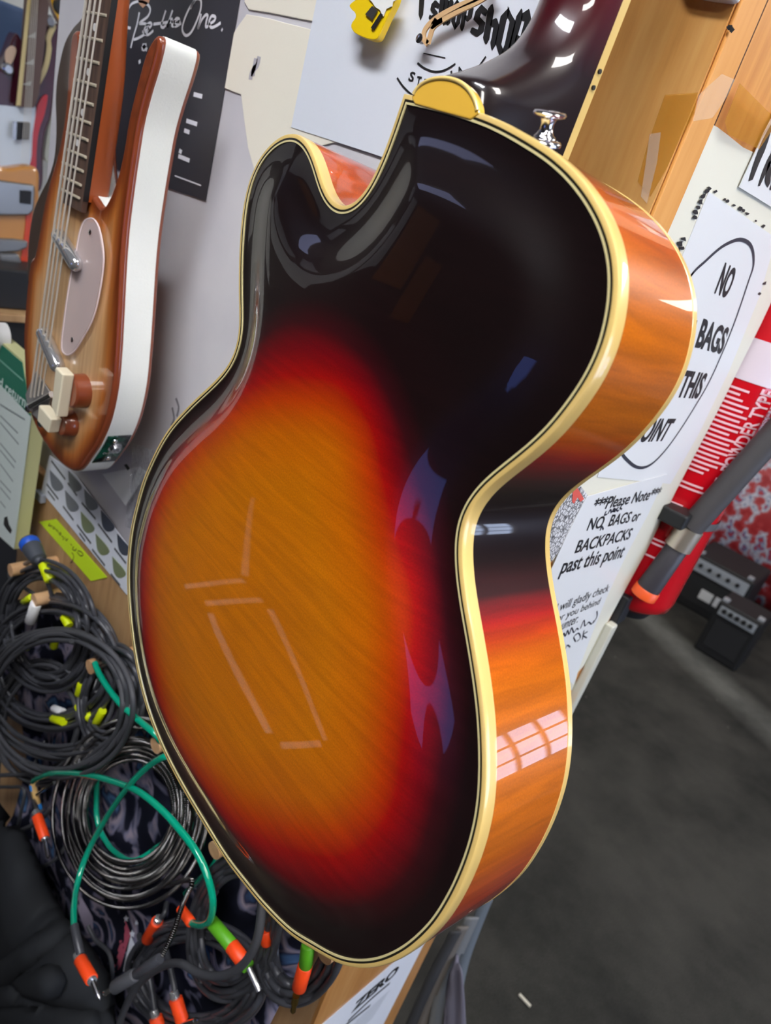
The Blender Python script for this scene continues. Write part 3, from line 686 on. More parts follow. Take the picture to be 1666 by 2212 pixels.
# sheet with the shop's logo
_lg = sheet('logo_sheet', [(693, -40), (630, 275), (1130, 438), (1180, -40)], PB, 0.0018, M_paper_b, 'white sheet with black blackletter shop logo behind the guitar neck', 'poster', NB)
SW = 0.16
_gl = {'S': [[(0.1, 0.78), (0.42, 1.0), (0.95, 0.86), (0.9, 0.7), (0.45, 0.8), (0.4, 0.62), (0.95, 0.46), (0.98, 0.18), (0.55, 0.0), (0.0, 0.1), (0.06, 0.24), (0.58, 0.18), (0.62, 0.36), (0.06, 0.52)]],
       'W': [[(0.0, 0.9), (0.14, 1.0), (0.3, 0.9), (0.3, 0.2), (0.2, 0.02), (0.02, 0.14)], [(0.36, 0.88), (0.5, 1.0), (0.64, 0.88), (0.64, 0.16), (0.5, 0.0), (0.36, 0.14)], [(0.7, 0.9), (0.86, 1.0), (1.0, 0.9), (0.98, 0.14), (0.84, 0.02), (0.7, 0.18)], [(0.15, 0.1), (0.5, 0.0), (0.85, 0.1), (0.85, 0.2), (0.5, 0.12), (0.2, 0.2)]],
       'O': [[(0.0, 0.78), (0.36, 1.0), (0.42, 0.86), (0.34, 0.76), (0.34, 0.2), (0.6, 0.1), (0.6, -0.02), (0.5, -0.04), (0.0, 0.2)], [(0.36, 1.0), (0.62, 0.9), (1.0, 0.8), (1.0, 0.22), (0.6, -0.02), (0.6, 0.1), (0.68, 0.24), (0.68, 0.76), (0.42, 0.86)]],
       'P': [[(0.0, 0.86), (0.18, 1.0), (0.36, 0.86), (0.36, 0.1), (0.2, -0.06), (0.0, 0.06), (0.06, 0.2)], [(0.36, 0.92), (0.7, 1.0), (1.0, 0.84), (1.0, 0.5), (0.66, 0.34), (0.36, 0.42), (0.36, 0.52), (0.68, 0.5), (0.68, 0.8), (0.36, 0.82)]],
       'H': [[(0.0, 0.88), (0.2, 1.02), (0.38, 0.88), (0.38, 0.14), (0.24, 0.0), (0.0, 0.12)], [(0.38, 0.62), (0.72, 0.72), (1.0, 0.56), (0.96, 0.1), (0.78, -0.06), (0.62, 0.08), (0.66, 0.2), (0.66, 0.5), (0.38, 0.5)]],
       'T': [[(0.3, 0.9), (0.7, 0.9), (0.7, 0.16), (0.5, 0.0), (0.3, 0.12)], [(0.0, 0.84), (0.2, 1.0), (1.0, 0.94), (0.9, 0.82), (0.2, 0.86)]]}
def glyph(mb, ch, quad, P, off, n, mi=0, th=0.0003, bold=1.7):
    (ax, ay), (bx, by), (cx_, cy_), (dx, dy) = quad       # TL TR BR BL in the photo
    for poly in _gl[ch]:
        pts = []; xy = []
        for u, v in poly:
            x = (dx * (1 - u) + cx_ * u) * (1 - v) + (ax * (1 - u) + bx * u) * v
            y = (dy * (1 - u) + cy_ * u) * (1 - v) + (ay * (1 - u) + by * u) * v
            xy.append((x, y))
        xy = offset(resample(np.array(xy, float), 2.5, True), 0.9 * bold)
        pts = [P(x, y, off) for x, y in xy]
        mb.prism(pts, n * th)
_b = MB()
for ch, q in (('T', [(902, -22), (924, -18), (916, 42), (902, 38)]), ('S', [(934, 0), (951, 4), (941, 48), (927, 44)]), ('W', [(953, -6), (980, 0), (971, 56), (947, 48)]), ('O', [(982, 0), (1000, 4), (991, 61), (975, 57)]), ('P', [(1002, 5), (1024, 10), (1012, 66), (995, 62)]),
              ('S', [(1030, 10), (1056, 14), (1042, 80), (1016, 76)]), ('H', [(1058, 10), (1084, 20), (1070, 104), (1044, 92)]), ('O', [(1088, 15), (1118, 28), (1096, 126), (1068, 110)]), ('P', [(1122, 20), (1152, 22), (1118, 144), (1090, 134)])):
    _b = MB(); glyph(_b, ch, q, PB, 0.0026, NB); _b.build('blackletter', M_ink, _lg)
strokes(_lg, PB, 0.0028, [[(858, 168), (872, 188), (892, 206), (918, 218)], [(902, 136), (918, 148), (940, 155), (962, 151), (984, 138)], [(1050, 122), (1033, 146), (1016, 170)]], 0.0016, NB, M_ink, 'emblem_lines')
strokes(_lg, PB, 0.0028, [[(915, 115), (962, 125)]], 0.0008, NB, M_ink, 'emblem_lines')
lettering(_lg, PB, 0.0028, [('S', (881, 174), (892, 178), (888, 153), .03), ('T', (897, 187), (907, 189), (902, 164), .03), ('R', (913, 192), (925, 194), (917, 170), .03), ('I', (975, 176), (979, 174), (973, 154), .03), ('A', (990, 168), (1004, 160), (985, 148), .03)], name='emblem_letters')

# toy guitar on the logo sheet and the stretched rubber band
TG = empty('toy_guitar', 'small yellow plastic toy guitar with white pickguard on the logo sheet', 'toy')
_tb = [(767, 18), (771, 27), (778, 34), (780, 44), (772, 56), (771, 67), (779, 78), (799, 88), (815, 92), (827, 89), (836, 72), (846, 50), (856, 30), (866, 8), (868, -8), (858, -12), (846, -4), (838, -16), (822, -20), (805, -8), (790, 0), (778, 8)]
_p = resample(spline(_tb, 6, True), 2.0, True)
MB().prism([PB(x, y, 0.014) for x, y in _p], NB * 0.007).build('body', mat('yellow_plastic', (240, 204, 20), 0.3, coat=0.4), TG, bevel=0.0015)
MB().prism([PB(x, y, 0.0215) for x, y in ((798, -2), (806, 6), (812, 16), (822, 22), (829, 36), (836, 20), (848, 14), (850, 4), (862, -2), (864, -10), (850, -14), (830, -18), (812, -14))], NB * 0.0008).build('pickguard', mat('white_plastic', (236, 236, 230), 0.3), TG)
MB().prism([PB(x, y, 0.0215) for x, y in ((806, 14), (817, 24), (806, 44), (791, 32))], NB * 0.0012).build('bridge', mat('dark_grey_plastic', (60, 58, 56), 0.35), TG)
MB().prism([PB(x, y, 0.0215) for x, y in ((824, 29), (829, 33), (809, 66), (803, 61))], NB * 0.0012).build('control_plate', M_ink, TG)
MB().prism([PB(x, y, 0.0185) for x, y in ((832, -14), (843, -10), (880, -105), (868, -110))], NB * 0.005).build('neck', mat('tan_plastic', (196, 150, 90), 0.4), TG)
MB().cyl(PB(822, 40, 0.002), PB(822, 40, 0.0145), 0.003).build('mounting_peg', M_ink2, TG)
RB = empty('rubber_band', 'tan rubber band stretched across the blackletter logo sheet', 'rubber band')
_b = MB()
for pts in ([(1075, -30), (1040, -6), (985, 18), (945, 40), (922, 62), (917, 82), (926, 96)], [(1078, -26), (1042, 0), (990, 26), (955, 46), (938, 60), (931, 78), (926, 96)], [(945, 42), (936, 58), (948, 50), (958, 44)]):
    ribbon(_b, spline([PB(x, y, 0.012) for x, y in pts], 8), 0.0042, NB)
_o = _b.build('band', mat('tan_rubber', (208, 170, 124), 0.55), RB); _s = _o.modifiers.new('thick', 'SOLIDIFY'); _s.thickness = 0.0014
_b = MB()
for p in ((926, 95), (1077, -28)): _b.lathe(PB(*p, 0.002), NB, [(0, 0.0012), (0.008, 0.0012), (0.008, 0.003), (0.0125, 0.0035), (0.0135, 0.0)])
_b.build('pin', M_chrome, RB, smooth=40)

# right wall signs
sheet('backing_sheet', [(1524, 262), (1548, 274), (1572, 292), (1604, 318), (1640, 335), (1700, 380), (1690, 600), (1643, 700), (1560, 868), (1460, 1060), (1396, 1190), (1350, 1274), (1290, 1384), (1266, 1432), (1248, 1452), (1238, 1490), (1200, 1500), (1190, 1050), (1400, 640), (1428, 484)], PA, 0.0013, M_paper_y, 'yellowed backing sheet under the bag notices on the wall end', 'paper', NA)
_ns = sheet('notice', [(1530, 414), (1600, 462), (1676, 514), (1640, 640), (1575, 800), (1510, 935), (1448, 1045), (1290, 1030), (1320, 930), (1420, 700), (1470, 560)], PA, 0.0020, M_paper, 'laminated notice with large black capitals inside a thin oval', 'sign', NA)
lettering(_ns, PA, 0.0029, [('NO', (1543, 634), (1570, 646), (1568, 566), .035), ('BAGS', (1501, 751), (1558, 766), (1521, 687), .035), ('LARGE', (1418, 731), (1488, 748), (1438, 668), .035), ('THIS', (1460, 859), (1508, 862), (1484, 799), .035), ('PAST', (1396, 855), (1448, 859), (1420, 797), .035), ('POINT', (1366, 957), (1435, 953), (1395, 903), .035)])
_ell = [(1493.6, 595), (1524, 564.6), (1559, 534), (1588.4, 519.4), (1606, 518.8), (1620.5, 528), (1627.8, 547), (1627.8, 576), (1617.5, 608), (1603, 652), (1585.5, 701.7), (1562, 760), (1533, 824), (1501, 879.6), (1471.7, 926), (1442.5, 967), (1416, 996), (1396, 1008.6), (1378, 1009.5), (1361, 999), (1343, 976), (1340, 935), (1362, 860), (1400, 760), (1440, 675)]
strokes(_ns, PA, 0.0029, [_ell], 0.0034, NA, M_pen, 'printed_oval', closed=True)
_b = MB()
for x, y, s in ((1533, 407, 6), (1526, 414, 7), (1520, 424, 6), (1513, 436, 7), (1509, 447, 6), (1503, 458, 7), (1501, 470, 5), (1477, 516, 6), (1470, 526, 7), (1474, 536, 5), (1466, 540, 5), (1545, 414, 5), (1566, 431, 4), (1571, 434, 4), (1585, 444, 4), (1600, 452, 6), (1606, 455, 4), (1614, 461, 5), (1633, 477, 4), (1650, 488, 5), (1642, 634, 4), (1652, 612, 5)):
    ang = [random.uniform(0.5, 1.3) for _ in range(7)]
    _b.prism([PA(x + s * a * math.cos(k * 0.9), y + s * 0.9 * a * math.sin(k * 0.9), 0.0028) for k, a in enumerate(ang)], NA * 0.0002)
_b.build('printed_border', M_ink, _ns)['kind'] = 'stuff'
_bs = sheet('brush_lettered_sheet', [(1690, 210), (1650, 285), (1596, 404), (1690, 462)], PA, 0.0032, M_paper, 'white sheet with black brush marks at the top right of the bag notice', 'sign', NA)
_b = MB()
for pts, wd in (([(1668, 270), (1655, 302), (1646, 325), (1636, 350), (1622, 390)], [.004, .012, .014, .012, .008]), ([(1676, 318), (1662, 350), (1652, 372), (1640, 402)], [.006, .012, .010, .004]), ([(1662, 350), (1660, 380), (1662, 400)], [.004, .010, .004]), ([(1690, 350), (1676, 385), (1664, 410)], [.004, .012, .004])):
    p = spline([PA(x, y, 0.0042) for x, y in pts], 6); ribbon(_b, p, np.interp(np.linspace(0, 1, len(p)), np.linspace(0, 1, len(wd)), wd), NA)
_b.build('brush_marks', M_ink, _bs)
_pn = sheet('please_note_sheet', [(1268, 1072), (1345, 1050), (1440, 1024), (1400, 1110), (1352, 1200), (1310, 1290), (1278, 1370), (1252, 1440), (1238, 1478), (1218, 1460), (1196, 1350), (1190, 1230), (1222, 1160), (1250, 1105)], PA, 0.0034, M_paper, 'white printed sheet asking visitors to leave bags and backpacks', 'sign', NA)
lettering(_pn, PA, 0.0044, [('***Please Note***', (1277, 1106), (1421, 1076), (1290, 1076), .016), ('NO  BAGS or', (1267, 1147), (1379, 1125), (1278, 1119), .016), ('BACKPACKS', (1241, 1196), (1359, 1165), (1252, 1167), .016), ('past this point', (1205, 1252), (1339, 1214), (1223, 1205), .016), ('I will gladly check', (1197, 1330), (1311, 1283), (1206, 1304)), ('for you behind', (1194, 1352), (1292, 1310), (1202, 1330)), ('counter.', (1194, 1370), (1247, 1345), (1201, 1352))])
strokes(_pn, PA, 0.0044, [[(1306, 1113), (1310, 1104)], [(1306, 1113), (1312, 1111)], [(1314, 1110), (1319, 1101), (1321, 1108)], [(1323, 1107), (1326, 1099), (1330, 1101), (1325, 1104), (1330, 1105)], [(1337, 1096), (1332, 1100), (1335, 1104), (1338, 1101)], [(1344, 1092), (1340, 1097), (1344, 1100)], [(1297, 1146), (1300, 1137), (1304, 1144)],
    [(1214, 1378), (1218, 1368), (1222, 1374), (1226, 1362), (1230, 1370), (1235, 1356), (1240, 1366), (1246, 1358), (1250, 1360)], [(1254, 1358), (1262, 1340), (1264, 1352), (1272, 1344), (1278, 1348), (1284, 1340)], [(1290, 1320), (1290, 1332), (1282, 1346)], [(1216, 1392), (1220, 1402), (1226, 1394), (1232, 1398)], [(1244, 1386), (1240, 1376), (1250, 1368), (1254, 1378), (1246, 1386)], [(1258, 1382), (1262, 1362)], [(1270, 1364), (1260, 1372), (1268, 1378)]], 0.0022, NA, M_pen, 'handwriting')
M_doodle = mat('ink_doodle_paper', (220, 220, 220), 0.5)
_v = coords(M_doodle, (1, 1, 1)); _n = nd(M_doodle, 'ShaderNodeTexVoronoi', i_Scale=220.0, feature='DISTANCE_TO_EDGE'); ln(M_doodle, _v, _n.inputs['Vector'])
_r = ramp(M_doodle, [(0.02, (60, 60, 64)), (0.16, (222, 222, 224))]); ln(M_doodle, _n.outputs['Distance'], _r.inputs['Fac']); ln(M_doodle, _r.outputs['Color'], bsdf(M_doodle).inputs['Base Color'])
_dd2 = sheet('doodle_sheet', [(1246, 1040), (1276, 1078), (1244, 1130), (1215, 1180), (1188, 1215), (1170, 1215), (1170, 1120), (1205, 1070)], PA, 0.0026, M_doodle, 'black and white ink doodle with red patch beside the printed bag sheet', 'drawing', NA)
MB().prism([PA(x, y, 0.0034) for x, y in ((1238, 1052), (1244, 1048), (1262, 1078), (1254, 1084), (1248, 1074), (1240, 1088), (1236, 1084))], NA * 0.0002).build('red_patch', mat('red_pencil', (214, 88, 76), 0.6), _dd2)
_zs = sheet('zero_sheet', [(922, 2026), (860, 2070), (694, 2214), (735, 2262), (790, 2300), (829, 2210)], PA, 0.0045, M_paper_b, 'white sheet with black jagged heading low on the wooden end panel', 'sign', NA)
lettering(_zs, PA, 0.0054, [('ZERO', (758, 2190), (856, 2104), (768, 2166), .05)], name='heading')
strokes(_zs, PA, 0.0054, [[(752, 2206), (800, 2160), (842, 2124)], [(738, 2222), (770, 2196), (800, 2172)]], 0.006, NA, M_ink, 'underline')
strokes(_zs, PA, 0.0054, [[(770 - k * 5, 2206 + k * 8), (842 - k * 5, 2140 + k * 8)] for k in range(8)], 0.0022, NA, mat('pale_grey_print', (176, 182, 190), 0.6), 'small_print')
# clear and amber packing tape across the corner
M_tape = mat('amber_packing_tape', (214, 150, 40), 0.08, alpha=0.30, coat=0.5)
M_tape2 = mat('clear_packing_tape', (240, 232, 220), 0.08, alpha=0.16, coat=0.5)
sheet('packing_tape', [(1437, 205), (1508, 200), (1500, 245), (1470, 300), (1440, 365), (1405, 425), (1378, 392), (1400, 310)], PB, 0.0046, M_tape, 'amber packing tape strip on the pine board right of the fingerboard', 'tape', NB, 0.0003)
sheet('packing_tape', [(1560, 160), (1588, 172), (1570, 210), (1540, 255), (1498, 262), (1510, 205)], PB, 0.0052, M_tape2, 'clear packing tape strip folded over the top of the corner trim', 'tape', NB, 0.0003)
sheet('packing_tape', [(1404, 290), (1428, 286), (1420, 350), (1398, 440), (1385, 425), (1396, 350)], PB, 0.0051, M_tape2, 'thin wrinkled clear tape strip lying along the amber tape', 'tape', NB, 0.0003)
sheet('packing_tape', [(1598, 180), (1680, 262), (1640, 322), (1572, 290), (1566, 262)], PA, 0.0070, M_tape, 'amber packing tape strip above the yellowed blank sheet', 'tape', NA, 0.0003)
# white wall plate at the top of the board
MB().prism([PB(x, y, 0.0042) for x, y in resample(spline([(1500, -60), (1610, -60), (1600, -4), (1592, 7), (1578, 9), (1540, 4), (1512, -2), (1504, -10)], 6, True), 4, True)], NB * 0.008).build('plate', M_white)
_o = bpy.data.objects['plate']; _o.name = 'switch_plate'; tag(_o, 'white rounded plastic plate screwed high on the pine board', 'wall plate')
_b = MB(); ribbon(_b, spline([PB(x, y, 0.0046) for x, y in ((1571, 62), (1577, 58), (1580, 63), (1584, 68))], 4), [0.002, 0.003] * 6 + [0.002], NB)
_b.build('ink_tick', M_ink, bpy.data.objects['trim_1'])
# ------------------------------------------------------------------ the longhorn bass on the left wall
XF = 0.40                                   # front face
def z2(pts): return [(x / 3.568, 440 + y / 3.568) for x, y in pts]
_bo = [(170, 70), (162, 63), (154, 74), (148, 125), (142, 218), (134, 281), (122, 337), (109, 381), (94, 443), (75, 549), (66, 560), (57.5, 622), (52, 692), (50.4, 734), (53, 804), (57.5, 860), (67, 900), (81, 933), (98, 961), (118, 989), (140, 1010), (157, 1018), (171, 1014.5), (190.6, 989), (213, 953), (232.6, 902), (246.6, 832), (253.6, 748), (258, 664), (262, 580), (266, 520), (271, 468), (281, 390), (290, 328), (300, 265), (315, 203), (331, 150), (343, 103), (346.5, 78), (338, 72), (324.6, 90.5), (312, 119), (296.5, 175), (284, 225), (275, 265), (268, 312), (260, 353), (250, 390), (237, 424), (222, 448), (212, 440), (203, 425), (190, 410), (176, 380), (170, 320), (168, 220), (172, 120)]
_by = np.array([PX(x, y, XF)[1:] for x, y in _bo])
BL = resample(smooth_open(resample(spline(_by, 8, True), 0.002, True), 8), 0.003, True)
if area(BL) > 0: BL = BL[::-1]
def bsweep(name, prof, m, parent, smooth=45):
    n = len(BL); rings = [[(XF + x, p[0], p[1]) for p in offset(BL, d)] for d, x in prof]; f = []
    for i in range(len(prof) - 1):
        for k in range(n): f.append((i * n + k, i * n + (k + 1) % n, (i + 1) * n + (k + 1) % n, (i + 1) * n + k))
    me = raw_mesh(name, [q for r in rings for q in r], f)
    bm = bmesh.new(); bm.from_mesh(me); bmesh.ops.recalc_face_normals(bm, faces=bm.faces); bm.to_mesh(me); bm.free()
    for p in me.polygons: p.use_smooth = True
    try: me.set_sharp_from_angle(angle=math.radians(smooth))
    except Exception: pass
    return obj(name, me, m, parent)
BASS = empty('electric_bass', 'copper sunburst longhorn bass with white textured sides on the left wall', 'bass guitar')
_v, _f = plate(offset(BL, -0.004), 0.007)
_me = raw_mesh('front_plate', [(XF - 0.0002, a, b) for a, b in _v], _f)
_d = dist(BL[::2], _v[:, 0], _v[:, 1]); set_attr(_me, 'burst', _d)
M_bass = mat('copper_burst_lacquer', (190, 120, 60), 0.3, coat=1.0, coat_rough=0.03, spec=0.3)
_at = nd(M_bass, 'ShaderNodeAttribute', attribute_name='burst'); _mr = nd(M_bass, 'ShaderNodeMapRange'); _mr.inputs[2].default_value = 0.062
ln(M_bass, _at.outputs['Fac'], _mr.inputs[0]); _r = ramp(M_bass, [(0.0, (104, 44, 18)), (0.14, (140, 64, 24)), (0.32, (198, 118, 52)), (0.55, (222, 168, 112)), (1.0, (226, 188, 142))])
ln(M_bass, _mr.outputs[0], _r.inputs['Fac']); _v2 = coords(M_bass, (3, 60, 3)); _n = nd(M_bass, 'ShaderNodeTexNoise', i_Scale=2.0, i_Detail=4.0); ln(M_bass, _v2, _n.inputs['Vector'])
_rr = ramp(M_bass, [(0.3, (214, 206, 196)), (0.7, (255, 255, 255))]); ln(M_bass, _n.outputs['Fac'], _rr.inputs['Fac'])
_mx = nd(M_bass, 'ShaderNodeMix', data_type='RGBA', blend_type='MULTIPLY'); _mx.inputs[0].default_value = 1; ln(M_bass, _r.outputs['Color'], _mx.inputs[6]); ln(M_bass, _rr.outputs['Color'], _mx.inputs[7]); ln(M_bass, _mx.outputs[2], bsdf(M_bass).inputs['Base Color'])
M_copper = mat('copper_brown_lacquer', (132, 62, 34), 0.3, coat=1.0, coat_rough=0.04)
obj('front_plate', _me, M_bass, BASS)
bsweep('front_rim', [(-0.0055, 0.0), (-0.0025, 0.0004), (-0.0006, 0.002), (0.0, 0.0045), (0.0, 0.0075)], M_copper, BASS)
M_vinyl = mat('white_textured_vinyl', (236, 238, 232), 0.55)
_v3 = coords(M_vinyl); _n = nd(M_vinyl, 'ShaderNodeTexNoise', i_Scale=420.0, i_Detail=2.0); ln(M_vinyl, _v3, _n.inputs['Vector'])
_bp2 = nd(M_vinyl, 'ShaderNodeBump', i_Strength=0.5, i_Distance=0.001); ln(M_vinyl, _n.outputs['Fac'], _bp2.inputs['Height']); ln(M_vinyl, _bp2.outputs['Normal'], bsdf(M_vinyl).inputs['Normal'])
bsweep('side_tape', [(0.0, 0.0065), (0.0007, 0.0066), (0.0007, 0.0398), (0.0, 0.0399)], M_vinyl, BASS)
bsweep('back_rim', [(0.0, 0.039), (0.0, 0.0425), (-0.001, 0.0445), (-0.003, 0.0455), (-0.01, 0.0458)], M_copper, BASS)
_v, _f = plate(offset(BL, -0.009), 0.012)
obj('back_plate', raw_mesh('back_plate', [(XF + 0.0458, a, b) for a, b in _v], _f), M_copper, BASS)
# pickguard, pickups, bridge, knobs
M_guard = mat('clear_acrylic_pickguard', (232, 216, 218), 0.12, alpha=0.42, coat=0.6)
_pg = resample(spline(z2([(690, 115), (650, 140), (618, 230), (590, 380), (550, 560), (515, 780), (492, 960), (480, 1080), (488, 1140), (525, 1166), (580, 1130), (650, 1020), (720, 880), (770, 680), (800, 450), (790, 300), (762, 180), (725, 122)]), 6, True), 3, True)
_b = MB().prism([PX(x, y, XF - 0.003) for x, y in _pg], NB * 0.002); _pgo = _b.build('pickguard', M_guard, BASS)
_b = MB(); _b.tube(np.vstack([(q := np.array([PX(x, y, XF - 0.0045) for x, y in _pg])), q[:2]]), 0.0009, 6); _b.build('bevelled_edge', mat('pale_acrylic_edge', (232, 214, 214), 0.2), _pgo)
for p in z2([(700, 220), (562, 1050)]):
    MB().lathe(PX(*p, XF - 0.004), NB, [(0, 0.0035), (0.0015, 0.003), (0.0022, 0.0)], 14).build('screw', M_chrome, _pgo)
M_nickel = mat('polished_nickel', (206, 206, 208), 0.14, metal=0.8)
for (a, b_) in (((448, 240), (598, 480)), ((330, 985), (450, 1265))):
    (ax, ay), (bx, by) = z2([a, b_]); p, q = PX(ax, ay, XF - 0.009), PX(bx, by, XF - 0.009); t = (q - p) / np.linalg.norm(q - p); L = np.linalg.norm(q - p)
    MB().lathe(p, t, [(-0.004, 0.0), (-0.003, 0.005), (0.0, 0.0082), (0.003, 0.009), (L - 0.003, 0.009), (L, 0.0082), (L + 0.003, 0.005), (L + 0.004, 0.0)], 24).build('pickup', M_nickel, BASS, smooth=50)
M_gunmetal = mat('tarnished_metal', (170, 166, 162), 0.3, metal=0.6)
_b = MB().prism([PX(x, y, XF - 0.002) for x, y in z2([(290, 1290), (418, 1478), (340, 1698), (232, 1590), (212, 1470)])], NB * 0.003); _br = _b.build('bridge', M_gunmetal, BASS, bevel=0.001)
_p = [PX(x, y, XF - 0.008) for x, y in z2([(235, 1560), (400, 1470)])]; MB().cyl(_p[0], _p[1], 0.004).build('saddle', M_chrome, _br, smooth=50)
for sx, sy in ((250, 1580), (345, 1690)):
    p = PX(*z2([(sx, sy)])[0], XF - 0.004); MB().lathe(p, NB, [(0, 0.006), (0.006, 0.006), (0.008, 0.004), (0.008, 0)], 16).build('adjuster', M_chrome, _br, smooth=40)
M_ivory = mat('ivory_plastic', (228, 218, 190), 0.35, coat=0.3)
_c1 = PX(*z2([(648, 1442)])[0], XF); _c2 = PX(*z2([(562, 1692)])[0], XF)
_k = MB().lathe(_c1, NB, [(0, 0.020), (0.0, 0.021), (0.016, 0.020), (0.018, 0.018), (0.018, 0.0)], 36).build('control_knob', M_copper, BASS, smooth=40)
_b = MB().prism([_c1 + NB * 0.018 + _EY * (0.010 * a) + _EZ * b_ for a, b_ in ((-1, 0.024), (1, 0.026), (1.2, -0.024), (-0.4, -0.032))], NB * 0.014); _b.build('pointer', M_ivory, _k, bevel=0.002)
_k = MB().lathe(_c2, NB, [(0, 0.015), (0.0, 0.0165), (0.014, 0.0155), (0.016, 0.014), (0.016, 0.0)], 36).build('control_knob', M_copper, BASS, smooth=40)
_b = MB().prism([_c2 + NB * 0.016 + _EY * a + _EZ * b_ for a, b_ in ((-0.006, 0.009), (0.030, 0.013), (0.031, -0.009), (0.0, -0.012))], NB * 0.014); _b.build('pointer', M_ivory, _k, bevel=0.002)
# neck
def zz(x, y, d): return PX(x / 3.204, y / 3.204, XF - d)
_fr0, _fr1 = zz(770, 0, 0.012), zz(572, 1392, 0.010)         # right edge of the fingerboard
_dir = (_fr0 - _fr1) / np.linalg.norm(_fr0 - _fr1)
FWY = 0.050                                                    # fingerboard width
_top = _fr1 + _dir * 0.62
M_rose = mat('rosewood_fingerboard', (74, 54, 46), 0.5)
noisy(M_rose, (62, 45, 40), (96, 72, 60), scale=10, stretch=(10, 14, 1.2))
_nk = MB(); NS = 12; _ringv = []
for s in np.linspace(0, 0.66, 30):
    base = _fr1 + _dir * s; th = 0.020 if s > 0.16 else 0.026
    if s < 0.24: th = 0.026 - 0.006 * sm((s - 0.10) / 0.12)
    pw = 2.2 if s > 0.2 else 2.2 + 3.5 * (1 - sm((s - 0.06) / 0.14))
    ring = []
    for k in range(NS + 1):
        a = math.pi * k / NS; ca, sa = math.cos(a), math.sin(a)
        ring.append(base + _EY * (FWY / 2 - FWY / 2 * math.copysign(abs(ca) ** (2 / pw), ca)) + _EX * (0.006 + th * abs(sa) ** (2 / pw)))
    _ringv.append(ring)
_vv = [q for r in _ringv for q in r]; _ff = []; _kk = NS + 1
for i in range(29):
    for k in range(NS): _ff.append((i * _kk + k, i * _kk + k + 1, (i + 1) * _kk + k + 1, (i + 1) * _kk + k))
    _ff.append((i * _kk + NS, i * _kk, (i + 1) * _kk, (i + 1) * _kk + NS))
_ff += [tuple(range(_kk))[::-1], tuple(range(29 * _kk, 30 * _kk))]
_nb = MB().add(_vv, _ff).build('neck', mat('orange_brown_neck', (176, 84, 34), 0.4, coat=0.4), BASS, smooth=50)
MB().prism([_fr1 + _dir * -0.012, _fr1 + _EY * FWY + _dir * -0.012, _fr1 + _EY * FWY + _dir * 0.66, _fr1 + _dir * 0.66], _EX * 0.006).build('fretboard', M_rose, _nb)
MB().prism([_fr1 + _EX * 0.0002 - _EY * 0.0006, _fr1 - _EY * 0.0006 + _dir * 0.66, _fr1 - _EY * 0.0006 + _dir * 0.66 + _EX * 0.0062, _fr1 + _EX * 0.0062 - _EY * 0.0006], _EY * 0.0012).build('fretboard_edge', M_ink, _nb)
M_fret = mat('nickel_silver_fret', (222, 212, 190), 0.3, metal=0.4)
_fz = [(745, 110), (716, 285), (692, 440), (670, 595), (650, 728), (630, 855), (611, 972), (598, 1090), (577, 1187), (562, 1283), (551, 1372)]
for x, y in _fz:
    p = zz(x, y, 0.0115); MB().cyl(p + _EY * 0.001, p + _EY * (FWY - 0.001), 0.0016, seg=8).build('fret', M_fret, _nb)
for x, y in ((662, 190), (617, 500), (577, 780), (541, 990)):
    p = zz(x, y, 0.0113); MB().cyl(p, p + NB * 0.0012, 0.0035, seg=16).build('position_dot', mat('pearl_dot', (226, 224, 222), 0.3), _nb)
# headstock above the frame
_hp = _fr1 + _dir * 0.655
MB().prism([_hp, _hp + _EY * FWY, _hp + _EY * (FWY + 0.02) + _EZ * 0.05, _hp + _EY * 0.03 + _EZ * 0.2, _hp - _EY * 0.02 + _EZ * 0.05], _EX * 0.014).build('headstock', M_copper, BASS, bevel=0.002)
M_string = mat('steel_string', (226, 218, 204), 0.35, metal=0.4)
for k, ((x0, y0), (x1, y1)) in enumerate([((597, 0), (66, 858)), ((627, 0), (74, 858)), ((661, 0), (82, 855)), ((696, 0), (91, 852))]):
    a = zz(x0, y0, 0.022); b_ = PX(x1, y1, XF - 0.012); t = (a - b_) / np.linalg.norm(a - b_)
    MB().tube([b_, b_ + t * 0.2, b_ + t * 0.5, b_ + t * 1.0], 0.0016 - 0.0002 * k, 8).build('string', M_string, BASS, smooth=60)
# jack plate on the side near the bottom
_jn = [np.argmin(np.linalg.norm(BL - PX(*q, XF)[1:], axis=1)) for q in z2([(788, 1812), (668, 2030)])]
_i0, _i1 = sorted(_jn); _seg = offset(BL, 0.0012)[_i0:_i1 + 1]
_b = MB(); _b.add([(XF + 0.0085, *p) for p in _seg] + [(XF + 0.0385, *p) for p in _seg], [(k, k + 1, len(_seg) + k + 1, len(_seg) + k) for k in range(len(_seg) - 1)])
M_plate = mat('black_green_jack_plate', (14, 40, 34), 0.15, coat=0.6)
noisy(M_plate, (10, 12, 16), (16, 84, 64), scale=40, lo=0.45, hi=0.6)
_jp = _b.build('jack_plate', M_plate, BASS, smooth=60); _s = _jp.modifiers.new('thick', 'SOLIDIFY'); _s.thickness = 0.0012; _s.offset = 0
def jk(i, x):
    p = _seg[i]; t = _seg[min(i + 1, len(_seg) - 1)] - _seg[max(i - 1, 0)]; t /= np.linalg.norm(t); nn = np.array([0, -t[1], t[0]])
    if np.dot(nn[1:], p - BL.mean(0)) < 0: nn = -nn
    return np.array([x, *p]), nn
_n_ = len(_seg)
_c, _d_ = jk(int(_n_ * 0.62), XF + 0.024)
MB().lathe(_c, _d_, [(0, 0.0085), (0.002, 0.0085), (0.002, 0.0065), (0.006, 0.0062), (0.006, 0.0035), (0.003, 0.003), (0.003, 0)], 24).build('jack_socket', M_chrome, _jp, smooth=40)
